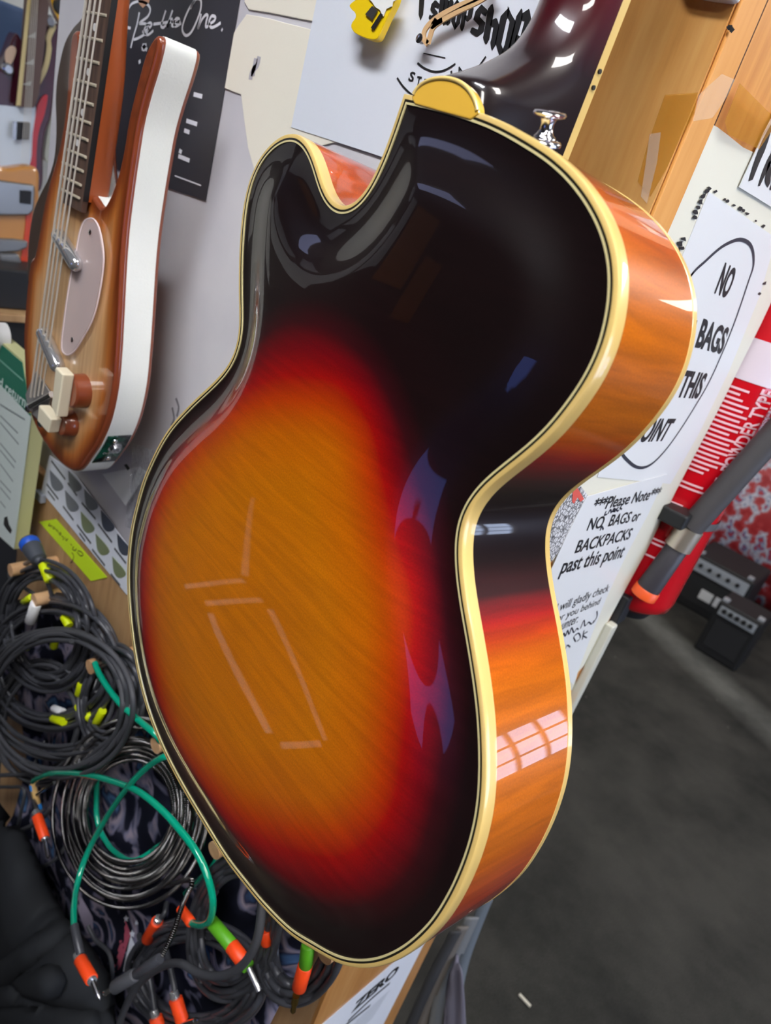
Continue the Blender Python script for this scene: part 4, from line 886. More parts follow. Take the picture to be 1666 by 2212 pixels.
for fr, x in ((0.16, 0.026), (0.88, 0.020)):
    _c, _d_ = jk(int((_n_ - 1) * fr), XF + x); MB().lathe(_c, _d_, [(0, 0.0035), (0.0018, 0.003), (0.0025, 0)], 16).build('screw', M_chrome, _jp, smooth=40)
_c, _d_ = jk(int(_n_ * 0.36), XF + 0.024); _t_ = np.cross(_d_, _EX)
_b = MB(); text_on(_b, 'Danelectro', _c + _d_ * 0.0009 - _EX * 0.010, _c + _d_ * 0.0009 + _EX * 0.010, _c + _d_ * 0.0009 - _EX * 0.010 + _t_ * 0.004 * (1 if _t_[2] > 0 else -1)); _b.build('maker_mark', M_chalk, _jp)
reparent_keep(BASS, (0.42, float(BL[:, 0].mean()), float(BL[:, 1].min())))
HB = empty('guitar_hanger', 'wall hook carrying the longhorn bass by its headstock', 'hook')
_hz = _hp + _EY * FWY / 2
_b = MB().abox((XC - 0.018, _hz[1] - 0.03, _hz[2] - 0.02), (XC, _hz[1] + 0.03, _hz[2] + 0.06)); _b.build('wall_plate', M_dark, HB)
_b = MB()
for sg in (-1, 1):
    a = np.array([XC - 0.01, _hz[1] + sg * 0.02, _hz[2] + 0.01]); b_ = _hp + _EY * (FWY / 2 + sg * 0.033) - _EX * 0.004 - _EZ * 0.008
    _b.tube(spline([a, (a + b_) / 2 + np.array([0, sg * 0.008, 0]), b_], 8), 0.005)
_b.build('hook_arm', M_dark, HB)
# ------------------------------------------------------------------ cards, pegs and cables on the peg board
BF = 0.012                                  # board face stands this far off the wall
def q7(pts): return [(x / 3.967, 960 + y / 3.967) for x, y in pts]
_cd = sheet('pick_card', q7([(430, 95), (360, 400), (1090, 1285), (1200, 1300), (1230, 1040), (1110, 880), (650, 262)]), PB, BF + 0.003, M_paper_b, 'white display card of grey and olive plectrums above the cables', 'card', NB, 0.0012)
M_pickg = mat('grey_plectrum', (112, 116, 124), 0.35); M_picko = mat('olive_plectrum', (120, 130, 96), 0.35); M_pickd = mat('dark_plectrum', (66, 72, 84), 0.35)
def tear(cx_, cy_, s, m):
    ax = np.array([0.45, 0.89]); pr = np.array([-ax[1], ax[0]])
    pts = [(-0.62, 0.02), (-0.56, 0.03), (-0.25, 0.17), (0.1, 0.29), (0.38, 0.26), (0.5, 0.1), (0.5, -0.1), (0.38, -0.22), (0.1, -0.2), (-0.25, -0.1), (-0.56, -0.01)]
    pp = [(cx_ + s * (a * ax[0] + b * pr[0] * 0.95), cy_ + s * (a * ax[1] + b * pr[1] * 0.95)) for a, b in pts]
    c = resample(spline(q7(pp), 5, True), 1.2, True)
    MB().prism([PB(x, y, BF + 0.0044) for x, y in c], NB * 0.0008).build('pick', m, _cd)
for x, y, m in ((480, 312, M_pickg), (638, 318, M_pickg), (612, 488, M_pickg), (776, 478, M_pickg), (746, 672, M_picko), (918, 660, M_pickd), (874, 862, M_picko), (1058, 862, M_pickd), (1016, 1056, M_picko), (1180, 1060, M_picko)):
    tear(x, y, 178, m)
for l in ([(440, 140), (560, 300)], [(400, 340), (500, 470)], [(410, 400), (470, 480)], [(580, 330), (660, 440)], [(540, 530), (630, 650)], [(700, 500), (820, 640)], [(660, 690), (780, 850)], [(680, 760), (730, 830)], [(840, 680), (960, 840)], [(790, 900), (900, 1040)], [(980, 890), (1080, 1020)], [(950, 1110), (1030, 1210)]):
    b = MB(); ribbon(b, [PB(x, y, BF + 0.0046) for x, y in q7(l)], 0.004, NB); o = b.build('caption', M_ink2, _cd)
MB().abox(PB(86, 1072, BF + 0.006) - np.array([0.004, 0.012, 0.008]), PB(86, 1072, BF + 0.006) + np.array([0.006, 0.012, 0.008])).build('clip', mat('grey_clip', (150, 156, 168), 0.3), _cd, bevel=0.002)
_yl = sheet('shelf_label', [(85, 1127), (122, 1121), (232, 1247), (197, 1255)], PB, BF + 0.0012, mat('fluorescent_yellow_card', (206, 236, 40), 0.55), 'fluorescent yellow handwritten label strip above the black cables', 'label', NB)
def q60(pts): return [(60 + x / 6.94, 1100 + y / 6.94) for x, y in pts]
_h = [[(330, 215), (310, 250), (350, 245), (345, 275)], [(365, 240), (385, 300), (395, 265), (410, 305)], [(415, 290), (440, 330), (445, 300)], [(455, 330), (480, 385), (490, 345), (500, 395)], [(510, 400), (540, 430), (530, 460)], [(560, 420), (575, 470), (600, 440)], [(640, 520), (660, 545)], [(690, 560), (670, 600), (710, 620), (730, 590)], [(740, 640), (790, 700), (830, 680), (800, 640), (750, 620)], [(660, 650), (690, 700), (670, 780), (640, 800)]]
for l in _h:
    b = MB(); ribbon(b, spline([PB(x, y, BF + 0.0022) for x, y in q60(l)], 5), 0.0016, NB); b.build('pen_mark', M_ink, _yl)
_tg = sheet('hang_tag', [(222, 1024), (300, 1008), (318, 1020), (272, 1092)], PB, BF + 0.0016, M_paper, 'small white paper tag hanging under the white sided bass', 'tag', NB)
MB().prism([PB(x, y, BF + 0.0024) for x, y in ((268, 1004), (274, 1002), (281, 1012), (276, 1016))], NB * 0.0003).build('printed_mark', M_ink, _tg)
# crumpled clear bag
M_film = mat('crumpled_clear_film', (200, 204, 210), 0.15, alpha=0.35, coat=0.6)
_b = MB(); _g = []; _nu, _nv2 = 26, 26
for j in range(_nv2 + 1):
    for i in range(_nu + 1):
        x = 288 + 62 * i / _nu - 18 * j / _nv2; y = 958 + 180 * j / _nv2 + 20 * i / _nu
        _g.append(PB(x, y, BF + 0.012 + 0.008 * math.sin(i * 1.3 + 2 * math.sin(j * 0.7)) + random.uniform(-0.003, 0.003)))
_b.add(_g, [(j * (_nu + 1) + i, j * (_nu + 1) + i + 1, (j + 1) * (_nu + 1) + i + 1, (j + 1) * (_nu + 1) + i) for j in range(_nv2) for i in range(_nu)])
tag(_b.build('plastic_bag', M_film, smooth=25), 'crumpled clear plastic bag hanging between the two large guitars', 'plastic bag')

# pegs
M_dowel = wood('dowel_wood', (196, 154, 112), (212, 174, 132), (170, 126, 86), rough=0.5, coat=0.1, axis='X')
PL = 0.085
for k, (x, y, lb) in enumerate(((22, 1232, 'wooden peg highest on the board, by the blue ringed connector'), (73, 1297, 'wooden peg above the white sleeved connector'), (193, 1441, 'wooden peg with the green cable hooked beside it'), (335, 1611, 'wooden peg just left of the guitar edge over the metal coil'), (462, 1838, 'wooden peg beside the lower guitar edge and green loop'), (700, 2062, 'wooden peg carrying the lowest black cable coil'))):
    e = PB(x, y, PL)
    tag(MB().cyl((XC - BF + 0.01, e[1], e[2]), e, 0.0105, seg=24).build('wooden_peg', M_dowel, smooth=40), lb, 'peg', 'wooden pegs on the peg board')

# cables
M_cab = mat('black_rubber_cable', (60, 61, 66), 0.36, spec=0.5)
M_cab2 = mat('matt_black_cable', (66, 67, 71), 0.55)
M_green = mat('translucent_green_cable', (0, 150, 118), 0.15, coat=0.8, spec=0.6)
M_braid = mat('ribbed_steel_cable', (120, 118, 116), 0.22, metal=1.0)
_at = nd(M_braid, 'ShaderNodeAttribute', attribute_name='len'); _mt = nd(M_braid, 'ShaderNodeMath', operation='MULTIPLY'); _mt.inputs[1].default_value = 2 * math.pi / 0.0024
ln(M_braid, _at.outputs['Fac'], _mt.inputs[0]); _sn = nd(M_braid, 'ShaderNodeMath', operation='SINE'); ln(M_braid, _mt.outputs[0], _sn.inputs[0])
_bb = nd(M_braid, 'ShaderNodeBump', i_Strength=1.0, i_Distance=0.0006); ln(M_braid, _sn.outputs[0], _bb.inputs['Height']); ln(M_braid, _bb.outputs['Normal'], bsdf(M_braid).inputs['Normal'])
_rb = ramp(M_braid, [(0.2, (26, 25, 25)), (0.8, (150, 148, 146))]); _m5 = nd(M_braid, 'ShaderNodeMapRange'); _m5.inputs[1].default_value = -1; ln(M_braid, _sn.outputs[0], _m5.inputs[0]); ln(M_braid, _m5.outputs[0], _rb.inputs['Fac']); ln(M_braid, _rb.outputs['Color'], bsdf(M_braid).inputs['Base Color'])
M_orange = mat('orange_tape', (250, 76, 24), 0.45); M_yellow = mat('yellow_tape', (204, 220, 0), 0.45); M_lime = mat('lime_green_tape', (90, 168, 30), 0.45); M_whites = mat('white_sleeve', (222, 222, 222), 0.45); M_blue = mat('blue_ring', (30, 84, 190), 0.4); M_tan = mat('tan_collar', (196, 160, 100), 0.4); M_bluet = mat('sky_blue_tape', (40, 130, 210), 0.45)
def tube_obj(name, pts, r, m, parent=None, seg=8):
    p = resample(pts, 0.0045); b = MB().tube(p, r, seg); o = b.build(name, m, parent, smooth=60)
    L = np.r_[0, np.cumsum(np.linalg.norm(np.diff(p, axis=0), axis=1))]; set_attr(o.data, 'len', np.repeat(L, seg)); return o
def P3(l, off=None): return [PB(q[0], q[1], q[2] if len(q) > 2 else off) for q in l]
def coil(c, a, b, rot, turns, off, r, m, label, seed, jit=0.10, a1=None, b1=None, lead=None, tail=None, start=-2.2, thick=0.03):
    """one cable wound into a hank that hangs over a peg"""
    rg = random.Random(seed); pts = []; N = int(turns * 22)
    for q in (lead or []): pts.append(PB(*q))
    f = [(rg.uniform(0.5, 1.6), rg.uniform(0, 6.28), rg.uniform(-1, 1)) for _ in range(4)]
    for i in range(N):
        t = i / N; an = start + 2 * math.pi * turns * t
        w = sum(k * math.sin(fr * an * 0.31 + ph) for fr, ph, k in f) / 2.2
        w2 = sum(k * math.cos(fr * an * 0.23 + ph) for fr, ph, k in f) / 2.2
        A = a + ((a1 or a) - a) * t; B = b + ((b1 or b) - b) * t
        x = A * (1 + jit * w) * math.cos(an); y = B * (1 + jit * w2) * math.sin(an)
        pts.append(PB(c[0] + x * math.cos(rot) - y * math.sin(rot) + 0.06 * a * w2, c[1] + x * math.sin(rot) + y * math.cos(rot) + 0.05 * b * w, off + thick * (0.5 + 0.5 * math.sin(5.3 * an + seed) * 0.3 + 0.35 * w)))
    for q in (tail or []): pts.append(PB(*q))
    o = tube_obj('cable', spline(pts, 3), r, m)
    return tag(o, label, 'cable')
def sleeve(parent, p0, p1, r, m, name='tape_band'):
    a, b = PB(*p0), PB(*p1); t = (b - a); L = np.linalg.norm(t)
    return MB().lathe(a, t, [(0, r * 0.9), (0.0008, r), (L - 0.0008, r), (L, r * 0.9)], 18).build(name, m, parent, smooth=50)
def plug(parent, p0, p1, tip, m=M_orange, r=0.0068):
    """jack plug: collar at p0, taped barrel to p1, steel shaft to tip"""
    a, b, c = PB(*p0), PB(*p1), PB(*tip); t = (b - a) / np.linalg.norm(b - a); L = np.linalg.norm(b - a); s = (c - b); S = np.linalg.norm(s)
    o = MB().lathe(a, t, [(-0.010, 0.0042), (-0.009, 0.0058), (-0.001, 0.0064), (0, 0.0062), (L, 0.0060), (L + 0.002, 0.0055), (L + 0.0025, 0.0)], 20).build('jack_plug', M_nickel, parent, smooth=40)
    MB().lathe(a, t, [(0.0005, r * 0.95), (0.001, r), (L - 0.002, r), (L - 0.001, r * 0.94)], 20).build('tape', m, o, smooth=40)
    MB().lathe(b, s, [(0, 0.0033), (S - 0.009, 0.0032), (S - 0.0085, 0.0025), (S - 0.0070, 0.0025), (S - 0.006, 0.0034), (S - 0.002, 0.0022), (S, 0.0006)], 16).build('shaft', M_chrome, o, smooth=30)
    return o
R = 0.0033
# hanks from the top left down
_c1 = coil((98, 1352), 104, 140, -0.15, 13, 0.048, R, M_cab, 'black speaker cable hank ending in a blue ringed connector', 3, 0.10, a1=66, b1=104, lead=[(88, 1214, 0.07), (100, 1250, 0.07), (108, 1300, 0.06)])
_cn = MB().lathe(PB(88, 1216, 0.07), PB(50, 1150, 0.07) - PB(88, 1216, 0.07), [(0, 0.006), (0.006, 0.0075), (0.008, 0.012), (0.028, 0.0145), (0.034, 0.0145), (0.040, 0.013), (0.050, 0.0125), (0.052, 0.0)], 24).build('speaker_connector', mat('dark_grey_connector', (66, 70, 78), 0.4), _c1, smooth=35)
_t = PB(50, 1150, 0.07) - PB(88, 1216, 0.07); _t /= np.linalg.norm(_t)
MB().lathe(PB(88, 1216, 0.07) + _t * 0.036, _t, [(0, 0.0146), (0.001, 0.0152), (0.010, 0.0152), (0.011, 0.0142)], 24).build('locking_ring', M_blue, _cn, smooth=35)
sleeve(_c1, (94, 1218, 0.07), (109, 1255, 0.07), 0.0082, M_yellow)
_c2 = coil((112, 1432), 150, 150, 0.2, 12, 0.045, R + 0.0002, M_cab, 'black cable hank over the peg with the white sleeved connector', 5, 0.07, a1=112, b1=112, lead=[(78, 1310, 0.08), (66, 1345, 0.08)], start=-1.9)
sleeve(_c2, (78, 1303, 0.082), (66, 1342, 0.082), 0.0085, M_whites, 'white_sleeve')
sleeve(_c2, (68, 1290, 0.075), (52, 1300, 0.07), 0.0055, M_yellow); sleeve(_c2, (138, 1332, 0.066), (150, 1352, 0.066), 0.0062, M_yellow)
_c3 = coil((125, 1520), 160, 158, 0.1, 5.4, 0.075, R + 0.0004, M_cab2, 'black cable looped widest across the upper pegs in front', 11, 0.06, a1=138, b1=140, start=2.6)
sleeve(_c3, (116, 1398, 0.07), (124, 1366, 0.07), 0.006, M_yellow); sleeve(_c3, (56, 1400, 0.07), (64, 1382, 0.07), 0.006, M_yellow)
_c4 = coil((238, 1506), 70, 112, 0.1, 11, 0.05, R, M_cab, 'tight black cable hank on the peg beside the green cable', 17, 0.10, a1=46, b1=76)
for a, b in (((170, 1500), (178, 1472)), ((182, 1536), (196, 1552)), ((208, 1562), (222, 1535)), ((114, 1552), (138, 1560)), ((168, 1524), (178, 1540))): sleeve(_c4, (*a, 0.068), (*b, 0.068), 0.0062, M_yellow)
for a, b in (((116, 1530), (136, 1538)), ((210, 1490), (216, 1470))): sleeve(_c4, (*a, 0.06), (*b, 0.06), 0.006, M_whites, 'white_sleeve')
_c5 = coil((120, 1500), 165, 140, 0.25, 4.6, 0.055, R, M_cab2, 'black cable sagging below the upper hanks to the left edge', 23, 0.06, a1=130, b1=112, start=0.6)
_c5b = coil((90, 1560), 110, 140, 0.0, 6.2, 0.045, R, M_cab2, 'black cable hanging slack against the pale board at the far left', 29, 0.10, a1=70, b1=100, start=0.6)
# ribbed steel cable and its sleeve
_cm = coil((282, 1752), 92, 112, 0.12, 13, 0.060, 0.0032, M_braid, 'shiny ribbed steel cable wound in a large round coil', 31, 0.15, a1=158, b1=206, start=1.2, thick=0.022,
           tail=[(415, 1900, 0.09), (394, 1955, 0.10), (376, 2010, 0.115), (352, 2062, 0.13), (338, 2078, 0.135)])
sleeve(_cm, (346, 2070, 0.135), (292, 2106, 0.15), 0.0062, M_cab, 'heat_shrink')
plug(_cm, (292, 2106, 0.15), (246, 2134, 0.165), (221, 2149, 0.172), M_cab2, 0.0082)
# black lead with the printed script
_cf = tube_obj('cable', spline(P3([(-30, 1676, .06), (60, 1672, .07), (125, 1668, .078), (178, 1648, .08), (222, 1610, .078), (270, 1580, .072), (330, 1562, .06), (380, 1600, .03)]), 10), R + 0.0006, M_cab2)
tag(_cf, 'black cable with white printed script crossing above the steel coil', 'cable')
strokes(_cf, PB, 0.0845, [[(132, 1669), (130, 1662), (140, 1656), (134, 1664), (142, 1662), (146, 1657), (150, 1662), (154, 1652), (158, 1658), (162, 1648), (166, 1654), (170, 1646), (172, 1640), (176, 1650), (180, 1643)]], 0.0013, NB, M_whites, 'printed_script')
_cg = tube_obj('cable', spline(P3([(-30, 1702, .05), (20, 1700, .05), (52, 1706, .05), (44, 1760, .055), (36, 1810, .055), (46, 1850, .055), (78, 1872, .055), (112, 1862, .055), (140, 1830, .04), (150, 1800, .02)]), 10), R, M_cab2)
tag(_cg, 'black cable dropping in a loop beside the black bag', 'cable')
_ch = tube_obj('cable', spline(P3([(-30, 1806, .075), (20, 1800, .075), (70, 1782, .075), (112, 1744, .075), (118, 1712, .06), (128, 1690, .04)]), 10), R + 0.0004, M_cab2)
tag(_ch, 'black cable entering low from the left edge above the black bag', 'cable')
# jack plugs at the left
_ci = tube_obj('cable', spline(P3([(96, 1600, .03), (78, 1640, .05), (70, 1675, .062), (71, 1692, .066)]), 8), 0.003, M_cab)
tag(_ci, 'thin black lead ending in a plug with blue and tan bands', 'cable')
_t = PB(84, 1752, .066) - PB(71, 1692, .066); _L = np.linalg.norm(_t)
_o = MB().lathe(PB(71, 1692, .066), _t, [(0, 0.004), (0.001, 0.0056), (_L, 0.0058), (_L + 0.001, 0.0)], 18).build('jack_plug', M_tan, _ci, smooth=40)
for a, b in (((71, 1694), (74, 1708)), ((81, 1737), (84, 1751))): MB().lathe(PB(*a, .066), PB(*b, .066) - PB(*a, .066), [(0, .0058), (.0005, .0063), (.0105, .0064), (.011, .0058)], 18).build('tape', M_bluet, _o, smooth=40)
MB().cyl(PB(80, 1716, .068), PB(118, 1690, .072), 0.0028).build('shaft', M_chrome, _o, smooth=40)
_cj = tube_obj('cable', spline(P3([(60, 1640, .02), (66, 1700, .05), (76, 1740, .08), (80, 1752, .09)]), 8), 0.003, M_cab)
tag(_cj, 'thin black lead ending in an orange taped jack plug beside the bag', 'cable')
plug(_cj, (80, 1762, .095), (97, 1812, .10), (105, 1856, .10), r=0.0082)
# green cable
_gp = [(205, 1432, .085), (213, 1452, .088), (232, 1484, .09), (262, 1522, .09), (300, 1556, .09), (338, 1588, .088), (352, 1606, .07), (345, 1560, .04), (318, 1502, .035), (288, 1528, .03), (240, 1590, .03), (214, 1660, .045), (208, 1730, .05), (212, 1780, .055), (232, 1822, .06), (262, 1850, .062), (295, 1858, .06), (340, 1830, .03), (385, 1790, .03), (420, 1700, .02), (400, 1640, .06), (364, 1632, .095), (320, 1656, .098), (275, 1702, .10), (228, 1770, .10), (190, 1840, .11), (168, 1905, .13), (160, 1960, .155), (160, 2004, .17)]
_cgn = tube_obj('cable', spline(P3(_gp), 8), 0.0042, M_green, seg=12); tag(_cgn, 'green cable hooked over a peg and falling left to an orange taped plug', 'cable')
sleeve(_cgn, (160, 1998, .17), (174, 2062, .178), 0.0052, M_cab, 'heat_shrink')
plug(_cgn, (173, 2072, .180), (199, 2118, .184), (216, 2160, .186), r=0.0078)
_gp2 = [(72, 1688, .086), (84, 1680, .09), (112, 1671, .094), (150, 1670, .096), (200, 1676, .098), (250, 1690, .098), (300, 1710, .10), (350, 1750, .10), (395, 1800, .10), (430, 1850, .10), (452, 1905, .10), (460, 1950, .10), (455, 1985, .098), (440, 1998, .095), (420, 1996, .09), (408, 1988, .088)]
_cg2 = tube_obj('cable', spline(P3(_gp2), 8), 0.0044, M_green, seg=12); tag(_cg2, 'green cable arching right over the steel coil to an orange collar', 'cable')
sleeve(_cg2, (414, 1994, .089), (390, 1962, .086), 0.0062, M_orange)
_gp3 = [(330, 1838, .05), (375, 1818, .055), (410, 1790, .055), (440, 1770, .045), (470, 1800, .03), (466, 1860, .035), (440, 1890, .04), (400, 1930, .03)]
_cg3 = tube_obj('cable', spline(P3(_gp3), 8), 0.0040, M_green, seg=12); tag(_cg3, 'green cable bend showing behind the steel coil near the lower peg', 'cable')
# lower hanks
_c8 = coil((505, 2000), 100, 160, 0.2, 13, 0.050, R + 0.0006, M_cab, 'thick black cable hank with lime and orange tape near the guitar tail', 41, 0.08, a1=64, b1=112)
sleeve(_c8, (456, 1990, .09), (502, 2044, .09), 0.0080, M_lime); sleeve(_c8, (500, 2042, .09), (527, 2078, .09), 0.0086, M_orange); sleeve(_c8, (526, 2076, .09), (537, 2090, .09), 0.0078, M_lime)
sleeve(_c8, (574, 2010, .075), (576, 2040, .075), 0.0062, M_orange)
MB().cyl(PB(537, 2090, .09), PB(560, 2140, .09), 0.0032).build('plug_shaft', M_nickel, _c8, smooth=40)
_c9 = coil((650, 2030), 92, 140, 0.25, 15, 0.050, R + 0.0006, M_cab, 'thick black cable hank under the guitar tail beside the wood', 43, 0.08, a1=52, b1=90)
sleeve(_c9, (666, 2040, .085), (660, 2086, .085), 0.0072, M_lime); sleeve(_c9, (660, 2084, .085), (646, 2134, .085), 0.0078, M_orange)
MB().lathe(PB(640, 2150, .085), PB(632, 2190, .085) - PB(640, 2150, .085), [(0, .004), (.012, .004), (.013, .0028), (.024, .0030), (.028, .001)], 16).build('plug_shaft', mat('brass_tip', (206, 170, 90), 0.2, metal=1.0), _c9, smooth=40)
_c10 = coil((420, 2110), 150, 120, 0.15, 9.3, 0.045, R + 0.0004, M_cab, 'black cable hank low down behind the orange taped plugs', 47, 0.08, a1=100, b1=80)
_ck = tube_obj('cable', spline(P3([(244, 2270, .10), (262, 2200, .10), (290, 2140, .10), (335, 2096, .10), (385, 2080, .10), (430, 2102, .10), (475, 2108, .10), (520, 2088, .10), (552, 2040, .10), (564, 1980, .095), (566, 1900, .08), (560, 1850, .05)]), 10), 0.0050, M_cab2)
tag(_ck, 'thick black cable snaking along the bottom in front of the hanks', 'cable')
_cl = tube_obj('cable', spline(P3([(348, 1990, .04), (356, 2040, .06), (368, 2090, .075), (376, 2130, .08), (378, 2145, .082)]), 8), 0.0042, M_cab); tag(_cl, 'black cable falling to the orange taped plug at the bottom edge', 'cable')
plug(_cl, (379, 2156, .083), (394, 2206, .083), (404, 2240, .083), r=0.0090)
_cm2 = tube_obj('cable', spline(P3([(300, 2020, .04), (316, 2080, .06), (328, 2140, .07), (334, 2180, .075)]), 8), 0.0042, M_cab); tag(_cm2, 'black cable falling to the lowest orange plug left of the steel pin', 'cable')
plug(_cm2, (336, 2196, .076), (350, 2240, .076), (356, 2270, .076), r=0.0095)
_cn2 = tube_obj('cable', spline(P3([(360, 1950, .05), (356, 1972, .06), (348, 1982, .062)]), 8), 0.0036, M_cab); tag(_cn2, 'short black lead with an orange plug over the striped cloth', 'cable')
plug(_cn2, (340, 1990, .064), (318, 2030, .064), (287, 2078, .064), r=0.0085)
_co = tube_obj('cable', spline(P3([(190, 2000, .05), (206, 2030, .05), (236, 2060, .052), (242, 2110, .055), (226, 2150, .055), (220, 2180, .05)]), 8), 0.0036, M_cab2); tag(_co, 'thin black cable curling left of the striped flag cloth', 'cable')
_cp = MB().lathe(PB(400, 2212, .09), PB(472, 2188, .09) - PB(400, 2212, .09), [(0, .0033), (.034, .0033), (.0345, .0026), (.036, .0026), (.037, .0034), (.041, .0022), (.043, .0005)], 18).build('jack_pin', M_chrome, smooth=30)
tag(_cp, 'bare steel jack pin pointing right at the bottom edge', 'jack plug')

# printed shirts hanging behind the cables
M_cloth = mat('dark_printed_cloth', (28, 30, 42), 0.9, spec=0.1)
_v = coords(M_cloth, (1, 1, 1)); _n = nd(M_cloth, 'ShaderNodeTexNoise', i_Scale=11.0, i_Detail=2.5, i_Distortion=1.2); ln(M_cloth, _v, _n.inputs['Vector'])
_r = ramp(M_cloth, [(0.0, (18, 19, 27)), (0.47, (28, 30, 44)), (0.51, (112, 112, 136)), (0.57, (158, 146, 160)), (0.61, (46, 50, 76)), (0.68, (92, 130, 176)), (0.74, (34, 38, 56))]); ln(M_cloth, _n.outputs['Fac'], _r.inputs['Fac']); ln(M_cloth, _r.outputs['Color'], bsdf(M_cloth).inputs['Base Color'])
_poly = [(20, 1300), (150, 1275), (250, 1400), (300, 1470), (420, 1640), (520, 1800), (620, 1960), (660, 2020), (640, 2100), (560, 2260), (-20, 2260), (-20, 1840), (30, 1760), (60, 1650), (40, 1500), (-40, 1480), (-40, 1320)]
_pv, _pf = plate(resample(np.array(_poly, float), 14, True), 14)
def _fl(p): p[2] = max(p[2], FZ + 0.006); return p
def fold(x, y): return BF + 0.010 + 0.006 * math.sin(x * 0.055 + 1.2 * math.sin(y * 0.012)) + 0.004 * math.sin(y * 0.05 + x * 0.02)
_o = obj('printed_cloth', raw_mesh('printed_cloth', [_fl(PB(x, y, fold(x, y))) for x, y in _pv], _pf), M_cloth); tag(_o, 'dark printed cloth with a flag pattern hanging behind the cables', 'cloth')
_s = _o.modifiers.new('thick', 'SOLIDIFY'); _s.thickness = 0.0012
def q8(pts): return [(x / 3.204, 1780 + y / 3.204) for x, y in pts]
def patch(name, pts, m, lift=0.0012):
    P_ = resample(np.array(q8(pts), float), 5, True); v, f = plate(P_, 6)
    obj(name, raw_mesh(name, [PB(x, y, fold(x, y) + lift) for x, y in v], f), m, _o)
M_fr, M_fw, M_fb = mat('faded_red_stripe', (190, 84, 108), 0.9), mat('faded_white_stripe', (222, 226, 238), 0.9), mat('navy_canton', (24, 28, 50), 0.9)
patch('red_stripe', [(785, 575), (822, 610), (760, 780), (735, 790)], M_fr); patch('white_stripe', [(822, 610), (868, 665), (790, 870), (700, 960), (760, 780)], M_fw)
patch('red_stripe', [(868, 665), (905, 760), (830, 1000), (790, 1030), (770, 1010), (790, 870)], M_fr); patch('white_stripe', [(905, 770), (938, 850), (890, 1010), (850, 1025)], M_fw)
patch('red_stripe', [(735, 790), (760, 780), (730, 900), (705, 930)], M_fr)
for x, y, s in ((873, 655, 20), (945, 685, 17), (915, 762, 24), (968, 580, 12)):
    patch('star', [(x + s * (1 if k % 2 == 0 else 0.45) * math.sin(k * math.pi / 5), y - s * 1.3 * (1 if k % 2 == 0 else 0.45) * math.cos(k * math.pi / 5)) for k in range(10)], M_fw, 0.0016)
patch('white_stripe', [(1320, 1250), (1400, 1330), (1560, 1384), (1480, 1400), (1300, 1340)], M_fw); patch('red_stripe', [(1400, 1260), (1480, 1310), (1500, 1350), (1420, 1310)], M_fr)
patch('pale_print', [(560, 500), (640, 640), (660, 760), (600, 760), (540, 600)], mat('mauve_print', (164, 152, 172), 0.9))
patch('pale_print', [(200, 0), (330, 40), (450, 260), (500, 420), (430, 430), (340, 260), (230, 110)], mat('lilac_grey_print', (160, 154, 176), 0.9))
# black bag in front at the lower left
M_bag = mat('black_woven_bag', (32, 34, 37), 0.85, spec=0.2)
_poly = [(-60, 1770), (10, 1780), (38, 1806), (58, 1856), (82, 1915), (116, 1975), (152, 2026), (192, 2080), (218, 2120), (226, 2180), (236, 2260), (240, 2460), (180, 2560), (-60, 2360)]
_pv, _pf = plate(resample(spline(np.array(_poly, float), 4, True), 10, True), 9)
_pd = dist(resample(np.array(_poly, float), 10, True), _pv[:, 0], _pv[:, 1])
def crease(x, y, a, b, w):
    a, b = np.array(a, float), np.array(b, float); e = b - a; t = np.clip(((x - a[0]) * e[0] + (y - a[1]) * e[1]) / (e @ e), 0, 1)
    return np.exp(-(np.hypot(x - a[0] - t * e[0], y - a[1] - t * e[1]) / w) ** 2)
_off = 0.10 + 0.05 * np.sqrt(np.clip(_pd / 90, 0, 1)) + 0.018 * crease(_pv[:, 0], _pv[:, 1], (0, 2110), (140, 2000), 14) - 0.016 * crease(_pv[:, 0], _pv[:, 1], (10, 2075), (130, 2005), 10) + 0.016 * crease(_pv[:, 0], _pv[:, 1], (0, 2150), (110, 2120), 14) - 0.022 * crease(_pv[:, 0], _pv[:, 1], (40, 2130), (200, 2190), 12) + 0.014 * crease(_pv[:, 0], _pv[:, 1], (0, 2190), (190, 2215), 12) + 0.006 * np.sin(_pv[:, 0] * 0.03 + _pv[:, 1] * 0.02)
_o = obj('gig_bag', raw_mesh('gig_bag', [_fl(PB(x, y, o)) for (x, y), o in zip(_pv, _off)], _pf), M_bag); tag(_o, 'black fabric bag slumped against the cables at the lower left', 'bag')
_s = _o.modifiers.new('thick', 'SOLIDIFY'); _s.thickness = 0.03; _s.offset = 0.0
_b = MB(); _b.tube(spline([PB(*q) for q in ((0, 2165, .152), (70, 2160, .155), (130, 2190, .15), (190, 2230, .15))], 8), 0.0028); _b.build('piping', M_cab2, _o)
